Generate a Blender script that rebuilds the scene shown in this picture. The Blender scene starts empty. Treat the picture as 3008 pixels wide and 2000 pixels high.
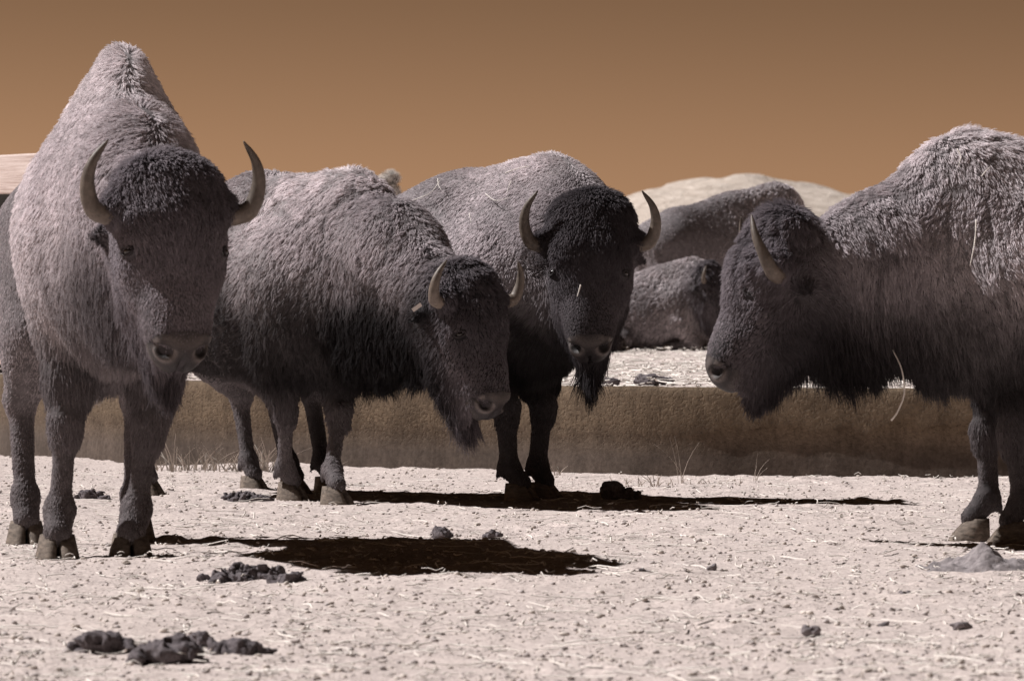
import bpy, math, random
import numpy as np
from mathutils import Vector, Matrix, kdtree

R = math.radians
rng = np.random.default_rng(7)
random.seed(7)
SC = bpy.context.scene
COL = SC.collection

# ------------------------------------------------------------------ camera
CAM_H = 0.82
cam_data = bpy.data.cameras.new('camera')
cam_data.sensor_width = 36.0
cam_data.lens = 168.0
cam_data.clip_start = 0.1
cam_data.clip_end = 12000.0
cam_data.dof.use_dof = True
cam_data.dof.focus_distance = 20.3
cam_data.dof.aperture_fstop = 11.0
cam = bpy.data.objects.new('camera', cam_data)
COL.objects.link(cam)
cam.location = (0, 0, CAM_H)
cam.rotation_euler = (R(90 - 0.333), 0, 0)
SC.camera = cam

# ------------------------------------------------------------------ world: an infrared sky (Nishita, red end only, toned brown)
SUN_EL, SUN_BEHIND = 46.0, 11.0
sun_vec = Vector((-math.cos(R(SUN_BEHIND)) * math.cos(R(SUN_EL)),
                  math.sin(R(SUN_BEHIND)) * math.cos(R(SUN_EL)), math.sin(R(SUN_EL))))
world = bpy.data.worlds.new('World')
SC.world = world
world.use_nodes = True
wn, wl = world.node_tree.nodes, world.node_tree.links
wn.clear()
w_out = wn.new('ShaderNodeOutputWorld')
w_bg = wn.new('ShaderNodeBackground')
w_sky = wn.new('ShaderNodeTexSky')
w_sky.sky_type = 'NISHITA'
w_sky.sun_disc = False
w_sky.sun_elevation = R(SUN_EL)
w_sky.sun_rotation = math.atan2(sun_vec.x, sun_vec.y)
w_sky.air_density = 1.0
w_sky.dust_density = 0.3
w_sky.ozone_density = 1.0
w_sep = wn.new('ShaderNodeSeparateColor')
w_pow = wn.new('ShaderNodeMath'); w_pow.operation = 'POWER'; w_pow.inputs[1].default_value = 2.6
w_mul = wn.new('ShaderNodeMath'); w_mul.operation = 'MULTIPLY'; w_mul.inputs[1].default_value = 0.0201
w_tint = wn.new('ShaderNodeVectorMath'); w_tint.operation = 'SCALE'
w_tint.inputs[0].default_value = (1.0, 0.560, 0.305)
wl.new(w_sky.outputs[0], w_sep.inputs[0])
wl.new(w_sep.outputs[0], w_pow.inputs[0])
wl.new(w_pow.outputs[0], w_mul.inputs[0])
wl.new(w_mul.outputs[0], w_tint.inputs['Scale'])
wl.new(w_tint.outputs[0], w_bg.inputs[0])
w_bg.inputs[1].default_value = 0.13
wl.new(w_bg.outputs[0], w_out.inputs[0])

# ------------------------------------------------------------------ sun
sun_data = bpy.data.lights.new('sun', 'SUN')
sun_data.energy = 5.0
sun_data.angle = R(0.53)
sun_data.color = (1.0, 0.955, 0.94)
sun = bpy.data.objects.new('sun', sun_data)
COL.objects.link(sun)
sun.location = (-30, 20, 40)
sun.rotation_euler = (-sun_vec).to_track_quat('-Z', 'Y').to_euler()

SC.view_settings.view_transform = 'Standard'
SC.view_settings.look = 'None'
SC.view_settings.exposure = 0.25
SC.view_settings.gamma = 1.0
SC.view_settings.use_curve_mapping = False
SC.render.engine = 'CYCLES'
cy = SC.cycles
cy.max_bounces = 6
cy.diffuse_bounces = 1
cy.glossy_bounces = 2
cy.transmission_bounces = 4
cy.transparent_max_bounces = 6
cy.use_adaptive_sampling = True
cy.adaptive_threshold = 0.015
cy.use_denoising = True
cy.denoiser = 'OPENIMAGEDENOISE'
cy.denoising_prefilter = 'ACCURATE'
SC.cycles_curves.shape = 'RIBBONS'
SC.cycles_curves.subdivisions = 2

# ================================================================== helpers
def smooth01(t):
    t = np.clip(t, 0, 1)
    return t * t * (3 - 2 * t)

def hash_noise(ix, iy, iz, seed):
    h = (ix * 374761393 + iy * 668265263 + iz * 1274126177 + seed * 982451653) & 0xFFFFFFFF
    h = ((h ^ (h >> 13)) * 1103515245) & 0xFFFFFFFF
    h = ((h ^ (h >> 16)) * 2654435761) & 0xFFFFFFFF
    return ((h >> 8) & 0xFFFF) / 65535.0 * 2 - 1

def noise3(p, freq, seed=0):
    """value noise, p (n,3) -> (n,) in -1..1"""
    q = np.asarray(p, dtype=np.float64) * freq
    i = np.floor(q).astype(np.int64)
    f = q - i
    f = f * f * (3 - 2 * f)
    out = 0
    for dx in (0, 1):
        for dy in (0, 1):
            for dz in (0, 1):
                w = (f[:, 0] if dx else 1 - f[:, 0]) * (f[:, 1] if dy else 1 - f[:, 1]) * (f[:, 2] if dz else 1 - f[:, 2])
                out = out + w * hash_noise(i[:, 0] + dx, i[:, 1] + dy, i[:, 2] + dz, seed)
    return out

def noise_vec(p, freq, seed=0):
    return np.stack([noise3(p, freq, seed), noise3(p, freq, seed + 11), noise3(p, freq, seed + 23)], 1)

def norm_rows(v):
    return v / np.maximum(np.linalg.norm(v, axis=1, keepdims=True), 1e-9)

def new_mesh(name, verts, faces, mat=None, parent=None, smooth=True, attrs=None):
    me = bpy.data.meshes.new(name)
    verts = np.asarray(verts, dtype=np.float32)
    if isinstance(faces, np.ndarray):
        k = faces.shape[1]
        me.vertices.add(len(verts))
        me.vertices.foreach_set('co', verts.ravel())
        me.loops.add(faces.size)
        me.loops.foreach_set('vertex_index', faces.ravel().astype(np.int32))
        me.polygons.add(len(faces))
        me.polygons.foreach_set('loop_start', np.arange(0, faces.size, k, dtype=np.int32))
        me.update(calc_edges=True)
    else:
        me.from_pydata([tuple(map(float, v)) for v in verts], [], faces)
        me.update()
    if smooth:
        me.polygons.foreach_set('use_smooth', np.ones(len(me.polygons), dtype=bool))
    if attrs:
        for an, av in attrs.items():
            a = me.color_attributes.new(an, 'FLOAT_COLOR', 'POINT')
            c = np.ones((len(verts), 4), dtype=np.float32)
            c[:, :3] = av
            a.data.foreach_set('color', c.ravel())
    if mat:
        me.materials.append(mat)
    o = bpy.data.objects.new(name, me)
    COL.objects.link(o)
    if parent:
        o.parent = parent
    return o

def empty(name, loc=(0, 0, 0), rz=0.0, scale=1.0):
    o = bpy.data.objects.new(name, None)
    o.empty_display_size = 0.2
    COL.objects.link(o)
    o.location = loc
    o.rotation_euler = (0, 0, rz)
    o.scale = (scale, scale, scale)
    return o

def tag(o, label=None, cat=None, group=None, kind=None):
    if label: o['label'] = label
    if cat: o['category'] = cat
    if group: o['group'] = group
    if kind: o['kind'] = kind
    return o

class NT:
    """tiny node-tree helper"""
    def __init__(self, name):
        self.mat = bpy.data.materials.new(name)
        self.mat.use_nodes = True
        self.t = self.mat.node_tree
        self.t.nodes.clear()
        self.out = self.t.nodes.new('ShaderNodeOutputMaterial')
        self.bsdf = self.t.nodes.new('ShaderNodeBsdfPrincipled')
        self.t.links.new(self.bsdf.outputs[0], self.out.inputs[0])
        self.bsdf.inputs['Specular IOR Level'].default_value = 0.25
    def n(self, kind, **kw):
        nd = self.t.nodes.new(kind)
        for k, v in kw.items():
            if k.startswith('i_'):
                nd.inputs[k[2:].replace('_', ' ')].default_value = v
            else:
                setattr(nd, k, v)
        return nd
    def l(self, a, b):
        self.t.links.new(a, b)
    def coords(self, scale=(1, 1, 1), space='Object'):
        tc = self.n('ShaderNodeTexCoord')
        mp = self.n('ShaderNodeMapping')
        mp.inputs['Scale'].default_value = scale
        self.l(tc.outputs[space], mp.inputs[0])
        return mp.outputs[0]
    def noise(self, vec, scale, detail=4, rough=0.6):
        nd = self.n('ShaderNodeTexNoise')
        nd.inputs['Scale'].default_value = scale
        nd.inputs['Detail'].default_value = detail
        nd.inputs['Roughness'].default_value = rough
        self.l(vec, nd.inputs['Vector'])
        return nd.outputs[0]
    def ramp(self, fac, stops):
        nd = self.n('ShaderNodeValToRGB')
        el = nd.color_ramp.elements
        while len(el) < len(stops):
            el.new(0.5)
        for e, (p, c) in zip(el, stops):
            e.position = p
            e.color = (c[0], c[1], c[2], 1)
        self.l(fac, nd.inputs[0])
        return nd.outputs[0]
    def mix(self, fac, a, b, blend='MIX'):
        nd = self.n('ShaderNodeMix', data_type='RGBA', blend_type=blend)
        for s, v in ((nd.inputs[0], fac), (nd.inputs[6], a), (nd.inputs[7], b)):
            if isinstance(v, (int, float)):
                s.default_value = v
            elif isinstance(v, tuple):
                s.default_value = (v[0], v[1], v[2], 1)
            else:
                self.l(v, s)
        return nd.outputs[2]
    def bump(self, h, strength=0.5, dist=0.01, prev=None):
        nd = self.n('ShaderNodeBump')
        nd.inputs['Strength'].default_value = strength
        nd.inputs['Distance'].default_value = dist
        self.l(h, nd.inputs['Height'])
        if prev is not None:
            self.l(prev, nd.inputs['Normal'])
        return nd.outputs[0]
    def set(self, color=None, rough=None, normal=None, spec=None):
        b = self.bsdf
        if color is not None:
            if isinstance(color, tuple): b.inputs['Base Color'].default_value = (*color, 1)
            else: self.l(color, b.inputs['Base Color'])
        if rough is not None:
            if isinstance(rough, float): b.inputs['Roughness'].default_value = rough
            else: self.l(rough, b.inputs['Roughness'])
        if normal is not None: self.l(normal, b.inputs['Normal'])
        if spec is not None: b.inputs['Specular IOR Level'].default_value = spec
        return self.mat
# ================================================================== materials
def mat_ground():
    m = NT('dry_dirt')
    v = m.coords()
    big = m.noise(v, 0.55, 5, 0.6)
    mid = m.noise(v, 7.0, 6, 0.7)
    fine = m.noise(v, 60.0, 4, 0.7)
    dust = m.noise(v, 1.7, 6, 0.7)
    grit = m.noise(v, 22.0, 5, 0.75)
    c1 = m.ramp(big, [(0.34, (0.464, 0.397, 0.396)), (0.5, (0.565, 0.490, 0.463)), (0.66, (0.575, 0.490, 0.434))])
    c1 = m.mix(0.55, c1, m.ramp(dust, [(0.36, (0.353, 0.301, 0.311)), (0.5, (0.533, 0.462, 0.450)), (0.64, (0.645, 0.557, 0.506))]))
    c2 = m.mix(0.45, c1, m.ramp(mid, [(0.34, (0.383, 0.325, 0.315)), (0.48, (0.575, 0.499, 0.472)), (0.72, (0.705, 0.615, 0.564))]))
    c2 = m.mix(0.5, c2, m.ramp(grit, [(0.33, (0.303, 0.252, 0.239)), (0.47, (0.556, 0.479, 0.453)), (0.66, (0.746, 0.653, 0.602))]))
    c3 = m.mix(0.58, c2, m.ramp(fine, [(0.35, (0.283, 0.232, 0.214)), (0.46, (0.565, 0.490, 0.463)), (0.66, (0.807, 0.712, 0.660))]))
    nb = m.bump(m.noise(v, 38.0, 5, 0.75), 0.7, 0.011)
    nb2 = m.bump(mid, 0.5, 0.02, nb)
    return m.set(c3, 0.95, nb2, 0.1)

def mat_simple(name, ca, cb, scale=20.0, rough=0.9, bump=0.4, dist=0.006, stretch=(1, 1, 1), spec=0.15):
    m = NT(name)
    v = m.coords(stretch)
    n1 = m.noise(v, scale, 6, 0.65)
    c = m.ramp(n1, [(0.3, ca), (0.7, cb)])
    return m.set(c, rough, m.bump(n1, bump, dist), spec)

def mat_concrete():
    m = NT('weathered_concrete')
    v = m.coords()
    big = m.noise(v, 1.6, 5, 0.6)
    fine = m.noise(v, 45.0, 5, 0.7)
    pit = m.noise(v, 62.0, 2, 0.5)
    streak = m.noise(m.coords((6, 6, 0.5)), 3.0, 5, 0.7)
    sep = m.n('ShaderNodeSeparateXYZ')
    m.l(v, sep.inputs[0])
    # smooth grey skirt below the rough brown cast wall
    mr = m.n('ShaderNodeMapRange')
    mr.inputs['From Min'].default_value = 0.10
    mr.inputs['From Max'].default_value = 0.27
    m.l(sep.outputs['Z'], mr.inputs['Value'])
    brown = m.ramp(big, [(0.3, (0.125, 0.092, 0.064)), (0.7, (0.185, 0.138, 0.096))])
    grey = m.ramp(big, [(0.3, (0.078, 0.062, 0.052)), (0.7, (0.125, 0.098, 0.082))])
    c = m.mix(mr.outputs[0], grey, brown)
    c = m.mix(0.6, c, m.ramp(fine, [(0.3, (0.35, 0.33, 0.32)), (0.6, (1.0, 1.0, 1.0))]), 'MULTIPLY')
    c = m.mix(0.45, c, m.ramp(m.noise(v, 5.5, 6, 0.75), [(0.34, (0.45, 0.42, 0.40)), (0.56, (1.1, 1.08, 1.05))]), 'MULTIPLY')
    c = m.mix(0.3, c, m.ramp(streak, [(0.35, (0.35, 0.32, 0.30)), (0.55, (1, 1, 1))]), 'MULTIPLY')
    inv = m.ramp(pit, [(0.36, (0, 0, 0)), (0.50, (1, 1, 1))])
    rough_only = m.mix(mr.outputs[0], (1, 1, 1), inv)
    nb = m.bump(rough_only, 0.45, 0.008)
    nb = m.bump(fine, 0.45, 0.006, nb)
    return m.set(c, 0.92, nb, 0.15)

def mat_wood():
    m = NT('pale_weathered_wood')
    v = m.coords((1.0, 1.0, 14.0))
    n1 = m.noise(v, 3.0, 6, 0.65)
    n2 = m.noise(m.coords((0.6, 1, 40.0)), 4.0, 3, 0.5)
    c = m.ramp(n1, [(0.3, (0.50, 0.40, 0.36)), (0.55, (0.66, 0.56, 0.52)), (0.75, (0.74, 0.66, 0.62))])
    c = m.mix(0.5, c, m.ramp(n2, [(0.42, (0.55, 0.45, 0.42)), (0.5, (1, 1, 1))]), 'MULTIPLY')
    return m.set(c, 0.85, m.bump(n1, 0.35, 0.004), 0.2)

def mat_vcol(name, attr, rough=0.8, nscale=60.0, var=0.35, bump=0.3, dist=0.004, spec=0.2):
    m = NT(name)
    a = m.n('ShaderNodeAttribute', attribute_name=attr)
    v = m.coords()
    n1 = m.noise(v, nscale, 5, 0.65)
    c = m.mix(var, a.outputs['Color'], m.ramp(n1, [(0.3, (0.25, 0.25, 0.25)), (0.65, (1.5, 1.5, 1.5))]), 'MULTIPLY')
    return m.set(c, rough, m.bump(n1, bump, dist), spec)

def mat_fur():
    m = NT('woolly_fur')
    a = m.n('ShaderNodeAttribute', attribute_name='fur_color')
    m.bsdf.inputs['Sheen Weight'].default_value = 0.0
    m.set(a.outputs['Color'], 0.75, None, 0.12)
    tr = m.n('ShaderNodeBsdfTranslucent')
    m.l(a.outputs['Color'], tr.inputs[0])
    mx = m.n('ShaderNodeMixShader')
    mx.inputs[0].default_value = 0.28
    m.l(m.bsdf.outputs[0], mx.inputs[1])
    m.l(tr.outputs[0], mx.inputs[2])
    m.l(mx.outputs[0], m.out.inputs[0])
    return m.mat

def mat_horn():
    m = NT('ridged_horn')
    a = m.n('ShaderNodeAttribute', attribute_name='col')
    v = m.coords((1, 1, 1))
    n1 = m.noise(v, 55.0, 5, 0.7)
    n2 = m.noise(v, 18.0, 3, 0.6)
    c = m.mix(0.7, a.outputs['Color'], m.ramp(n1, [(0.3, (0.45, 0.43, 0.42)), (0.68, (1.35, 1.32, 1.3))]), 'MULTIPLY')
    c = m.mix(0.5, c, m.ramp(n2, [(0.35, (0.55, 0.52, 0.5)), (0.65, (1.2, 1.2, 1.2))]), 'MULTIPLY')
    return m.set(c, 0.5, m.bump(n1, 0.35, 0.003), 0.35)

M = {
    'ground': mat_ground(),
    'concrete': mat_concrete(),
    'wood': mat_wood(),
    'fur': mat_fur(),
    'skin': mat_vcol('bison_hide', 'col', 0.85, 28.0, 0.6, 0.5, 0.006),
    'muzzle': mat_vcol('nose_leather', 'col', 0.55, 150.0, 0.5, 0.5, 0.003, 0.22),
    'horn': mat_horn(),
    'hoof': mat_simple('hoof_horn', (0.06, 0.05, 0.043), (0.24, 0.195, 0.16), 34.0, 0.8, 0.7, 0.006, (1, 1, 2.5), 0.2),
    'eye': mat_simple('dark_eye', (0.008, 0.006, 0.006), (0.014, 0.010, 0.009), 30.0, 0.22, 0.0, 0.001, (1, 1, 1), 0.6),
    'straw': mat_simple('dry_straw', (0.74, 0.68, 0.62), (0.92, 0.87, 0.82), 15.0, 0.7, 0.2, 0.002, (1, 1, 1), 0.3),
    'pebble': mat_simple('dusty_pebble', (0.48, 0.425, 0.39), (0.72, 0.655, 0.60), 9.0, 0.92, 0.4, 0.004),
    'crumb': mat_simple('dirt_crumb', (0.36, 0.32, 0.31), (0.58, 0.53, 0.51), 20.0, 0.95, 0.5, 0.004),
    'clod': mat_simple('dark_clod', (0.13, 0.115, 0.12), (0.26, 0.23, 0.235), 30.0, 0.95, 0.6, 0.006),
    'dung': mat_simple('dried_dung', (0.085, 0.074, 0.08), (0.23, 0.203, 0.213), 70.0, 0.95, 1.0, 0.014),
    'mound': mat_simple('grey_dirt', (0.15, 0.135, 0.14), (0.36, 0.325, 0.33), 45.0, 0.95, 0.8, 0.01),
    'hill': mat_simple('pale_dry_grass_hill', (0.36, 0.30, 0.25), (0.66, 0.585, 0.52), 2.2, 0.95, 0.8, 0.8, (.25, .25, 1)),
    'dark': mat_simple('dark_weathered_board', (0.018, 0.014, 0.012), (0.035, 0.028, 0.024), 8.0, 0.9, 0.3, 0.005),
    'drygrass': mat_simple('dry_grass', (0.50, 0.44, 0.39), (0.78, 0.71, 0.64), 12.0, 0.8, 0.1, 0.002),
    'tag': mat_simple('pale_plastic', (0.66, 0.60, 0.56), (0.76, 0.70, 0.66), 20.0, 0.5, 0.1, 0.001),
    'bush': mat_simple('pale_leaf', (0.80, 0.75, 0.70), (0.9, 0.85, 0.80), 6.0, 0.8, 0.1, 0.01),
}
# ================================================================== ground
TROUGH = np.array([(-3.35, 29.6), (-3.08, 28.5), (-2.6, 27.2), (-1.9, 26.0), (-0.95, 25.05), (0.0, 24.25), (0.65, 23.7),
                   (1.5, 23.4), (2.3, 23.2), (3.4, 23.0), (4.8, 22.8)])
T_TOP = 0.45

def catmull(pts, n):
    pts = np.asarray(pts, float)
    p = np.vstack([2 * pts[0] - pts[1], pts, 2 * pts[-1] - pts[-2]])
    out = []
    for i in range(1, len(p) - 2):
        t = np.linspace(0, 1, n, endpoint=False)[:, None]
        a, b, c, d = p[i - 1], p[i], p[i + 1], p[i + 2]
        out.append(0.5 * ((2 * b) + (-a + c) * t + (2 * a - 5 * b + 4 * c - d) * t ** 2 + (-a + 3 * b - 3 * c + d) * t ** 3))
    out.append(pts[-1:])
    return np.vstack(out)

TPATH = catmull(TROUGH, 8)

def trough_side(x, y):
    """signed distance behind the trough's front face line (positive = behind)"""
    yl = np.interp(x, TPATH[:, 0], TPATH[:, 1], left=TPATH[0, 1] + 30, right=None)
    slope = np.interp(x, TPATH[:, 0], np.gradient(TPATH[:, 1], TPATH[:, 0]))
    return (y - yl) / np.sqrt(1 + slope ** 2)

_pg = np.random.default_rng(99)
PRINTS = [(float(_pg.uniform(-2.6, 2.6)), float(_pg.uniform(10.8, 23.0)), float(_pg.uniform(.05, .085)), float(_pg.uniform(.5, 1.0))) for _ in range(110)]

def ground_z(x, y, fine=True):
    x = np.asarray(x, float); y = np.asarray(y, float)
    p = np.stack([x, y, np.zeros_like(x)], -1).reshape(-1, 3)
    s = trough_side(x, y)
    z = 0.020 * noise3(p, 0.9, 3).reshape(x.shape)
    if fine:
        z = z + 0.007 * noise3(p, 4.0, 5).reshape(x.shape) + 0.0045 * noise3(p, 13.0, 6).reshape(x.shape)
        z = z + 0.006 * np.maximum(noise3(p, 30.0, 8).reshape(x.shape), 0)
    if fine:      # old hoof prints: shallow dents with a pushed-up rim
        for hx_, hy_, hr_, hk_ in PRINTS:
            dx_, dy_ = np.abs(x - hx_), np.abs(y - hy_)
            mk = (dx_ < hr_ * 3) & (dy_ < hr_ * 3)
            if mk.any():
                r2 = ((x[mk] - hx_) ** 2 + (y[mk] - hy_) ** 2) / hr_ ** 2
                z[mk] += hk_ * (-.022 * np.exp(-r2 * 1.4) + .012 * np.exp(-(np.sqrt(r2) - 1.35) ** 2 * 6))
    # earth banked up against the concrete, uneven along it
    bank = smooth01(1 - np.abs(s + 0.1) / 1.1)
    z = z + bank * (0.012 + 0.035 * noise3(np.stack([x, x * 0, x * 0], -1).reshape(-1, 3), 0.9, 12).reshape(x.shape)) * (s < 0.3)
    up = np.where(x < TPATH[0, 0], smooth01((y - 30.5) / 4.0), smooth01((s - 0.05) / 0.09))
    z = z * (1 - 0.5 * up) + (T_TOP - 0.02) * up
    # left of the trough's end the yard slopes up the same way
    return z

xs = np.concatenate([-np.geomspace(5000, 3.4, 40)[:-1], np.arange(-3.4, 3.4, 0.022), np.geomspace(3.4, 5000, 40)])
ys = np.concatenate([np.linspace(-60, 10.3, 14)[:-1], np.arange(10.3, 29.5, 0.03), np.geomspace(29.5, 9000, 70)])
GX, GY = np.meshgrid(xs, ys, indexing='ij')
GZ = ground_z(GX, GY)
idx = np.arange(GX.size).reshape(GX.shape)
faces = np.stack([idx[:-1, :-1], idx[1:, :-1], idx[1:, 1:], idx[:-1, 1:]], -1).reshape(-1, 4)
ground = new_mesh('ground', np.stack([GX, GY, GZ], -1).reshape(-1, 3), faces, M['ground'])
tag(ground, kind='structure')

# far hills, pale dry grass
def make_hill(name, cx, cy, h, wx, wy, seed):
    n = 70
    u = np.linspace(-1, 1, n)
    X, Y = np.meshgrid(u, u, indexing='ij')
    r = np.sqrt(X ** 2 + Y ** 2)
    z = h * smooth01(1 - r) ** 0.8
    p = np.stack([X * wx, Y * wy, X * 0], -1).reshape(-1, 3)
    z = z + (h * 0.06 * noise3(p, 3.0 / wx * 3, seed) + h * 0.02 * noise3(p, 26.0 / wx, seed + 1)).reshape(z.shape) * smooth01((1 - r) * 4)
    z = z - 0.5
    i = np.arange(n * n).reshape(n, n)
    f = np.stack([i[:-1, :-1], i[1:, :-1], i[1:, 1:], i[:-1, 1:]], -1).reshape(-1, 4)
    o = new_mesh(name, np.stack([cx + X * wx, cy + Y * wy, z], -1).reshape(-1, 3), f, M['hill'])
    return tag(o, kind='structure')
# ================================================================== bison: one continuous body grown from a distance field
class Prim:
    __slots__ = ('M', 'Mi', 'S', 'a', 'b', 'ra', 'rb', 'k', 'op', 'tag')

class Body:
    def __init__(self):
        self.prims = []
        self.frame = np.eye(4)
    def cap(self, a, b, ra, rb=None, S=(1, 1, 1), k=0.06, tag='barrel', op=1, frame=None):
        p = Prim()
        p.M = self.frame if frame is None else frame
        p.Mi = np.linalg.inv(p.M)
        p.S = np.array(S, float)
        p.a = np.array(a, float) / p.S
        p.b = np.array(b, float) / p.S
        p.ra, p.rb, p.k, p.op, p.tag = ra, (ra if rb is None else rb), k, op, tag
        self.prims.append(p)
    def two(self, a, b, ra, rb=None, **kw):
        for s in (1, -1):
            self.cap((a[0], a[1] * s, a[2]), (b[0], b[1] * s, b[2]), ra, rb, **kw)
    @staticmethod
    def dist(p, P):
        q = (P @ p.Mi[:3, :3].T + p.Mi[:3, 3]) / p.S
        ba = p.b - p.a
        L = float(ba @ ba)
        pa = q - p.a
        if L > 1e-12:
            t = np.clip(pa @ ba / L, 0, 1)
            pa = pa - t[..., None] * ba
        else:
            t = 0.0
        return (np.linalg.norm(pa, axis=-1) - (p.ra + (p.rb - p.ra) * t)) * p.S.min()
    def bounds(self, p, pad):
        e = np.stack([p.a * p.S, p.b * p.S])
        w = e @ p.M[:3, :3].T + p.M[:3, 3]
        r = max(p.ra, p.rb) * p.S.max() + pad
        return w.min(0) - r, w.max(0) + r
    def grid(self, h, lo=None, hi=None):
        if lo is None:
            bs = [self.bounds(p, 0.05) for p in self.prims if p.op > 0]
            lo = np.min([b[0] for b in bs], 0)
            hi = np.max([b[1] for b in bs], 0)
        n = np.ceil((hi - lo) / h).astype(int) + 1
        F = np.full(n, 0.3, dtype=np.float32)
        ax = [lo[i] + np.arange(n[i]) * h for i in range(3)]
        for p in self.prims:
            b0, b1 = self.bounds(p, p.k + 0.09)
            i0 = np.clip(np.floor((b0 - lo) / h).astype(int), 0, n)
            i1 = np.clip(np.ceil((b1 - lo) / h).astype(int) + 1, 0, n)
            if np.any(i1 <= i0):
                continue
            X, Y, Z = np.meshgrid(ax[0][i0[0]:i1[0]], ax[1][i0[1]:i1[1]], ax[2][i0[2]:i1[2]], indexing='ij')
            d = self.dist(p, np.stack([X, Y, Z], -1))
            sl = (slice(i0[0], i1[0]), slice(i0[1], i1[1]), slice(i0[2], i1[2]))
            f = F[sl]
            if p.op > 0:
                t = np.clip(0.5 + 0.5 * (f - d) / p.k, 0, 1)
                F[sl] = f * (1 - t) + d * t - p.k * t * (1 - t)
            else:
                t = np.clip(0.5 - 0.5 * (f + d) / p.k, 0, 1)
                F[sl] = f * (1 - t) - d * t + p.k * t * (1 - t)
        return F, lo
    def weights(self, P, sharp=0.03):
        tags = sorted({p.tag for p in self.prims if p.op > 0})
        D = {t: np.full(len(P), 9.0) for t in tags}
        for p in self.prims:
            if p.op > 0:
                D[p.tag] = np.minimum(D[p.tag], self.dist(p, P))
        A = np.stack([D[t] for t in tags], 1)
        A = A - A.min(1, keepdims=True)
        W = np.exp(-A / sharp)
        W /= W.sum(1, keepdims=True)
        return {t: W[:, i] for i, t in enumerate(tags)}

def surface_net(F, lo, h):
    ins = F < 0
    c = [ins[a:F.shape[0] - 1 + a, b:F.shape[1] - 1 + b, d:F.shape[2] - 1 + d] for a in (0, 1) for b in (0, 1) for d in (0, 1)]
    s = np.sum([x.astype(np.int8) for x in c], 0)
    cells = np.argwhere((s > 0) & (s < 8))
    vid = -np.ones(s.shape, dtype=np.int64)
    vid[tuple(cells.T)] = np.arange(len(cells))
    corners = [(a, b, d) for a in (0, 1) for b in (0, 1) for d in (0, 1)]
    acc = np.zeros((len(cells), 3)); cnt = np.zeros(len(cells))
    for i, ca in enumerate(corners):
        for j, cb in enumerate(corners):
            if j > i and sum(abs(ca[q] - cb[q]) for q in range(3)) == 1:
                fa = F[cells[:, 0] + ca[0], cells[:, 1] + ca[1], cells[:, 2] + ca[2]]
                fb = F[cells[:, 0] + cb[0], cells[:, 1] + cb[1], cells[:, 2] + cb[2]]
                m = (fa < 0) != (fb < 0)
                t = np.where(m, fa / np.where(fa - fb == 0, 1, fa - fb), 0)[:, None]
                pt = np.array(ca) * (1 - t) + np.array(cb) * t
                acc += pt * m[:, None]; cnt += m
    V = lo + (cells + acc / cnt[:, None]) * h
    quads = []
    for ax in range(3):
        a1, a2 = (ax + 1) % 3, (ax + 2) % 3
        sl0 = [slice(None)] * 3; sl1 = [slice(None)] * 3
        sl0[ax] = slice(0, -1); sl1[ax] = slice(1, None)
        A, B = ins[tuple(sl0)], ins[tuple(sl1)]
        e = np.argwhere(A != B)
        ok = (e[:, a1] > 0) & (e[:, a2] > 0) & (e[:, a1] < F.shape[a1] - 1) & (e[:, a2] < F.shape[a2] - 1)
        e = e[ok]
        if not len(e):
            continue
        flip = A[tuple(e.T)]
        o1 = np.zeros(3, int); o1[a1] = 1
        o2 = np.zeros(3, int); o2[a2] = 1
        q = np.stack([vid[tuple((e - o1 - o2).T)], vid[tuple((e - o2).T)], vid[tuple(e.T)], vid[tuple((e - o1).T)]], 1)
        q[~flip] = q[~flip][:, ::-1]
        quads.append(q)
    Q = np.vstack(quads)
    return V, Q

def mesh_normals(V, Q):
    d1 = V[Q[:, 2]] - V[Q[:, 0]]
    d2 = V[Q[:, 3]] - V[Q[:, 1]]
    fn = np.cross(d1, d2)
    N = np.zeros_like(V)
    for k in range(4):
        np.add.at(N, Q[:, k], fn)
    return norm_rows(N), np.linalg.norm(fn, axis=1) * 0.5, norm_rows(fn)

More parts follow.
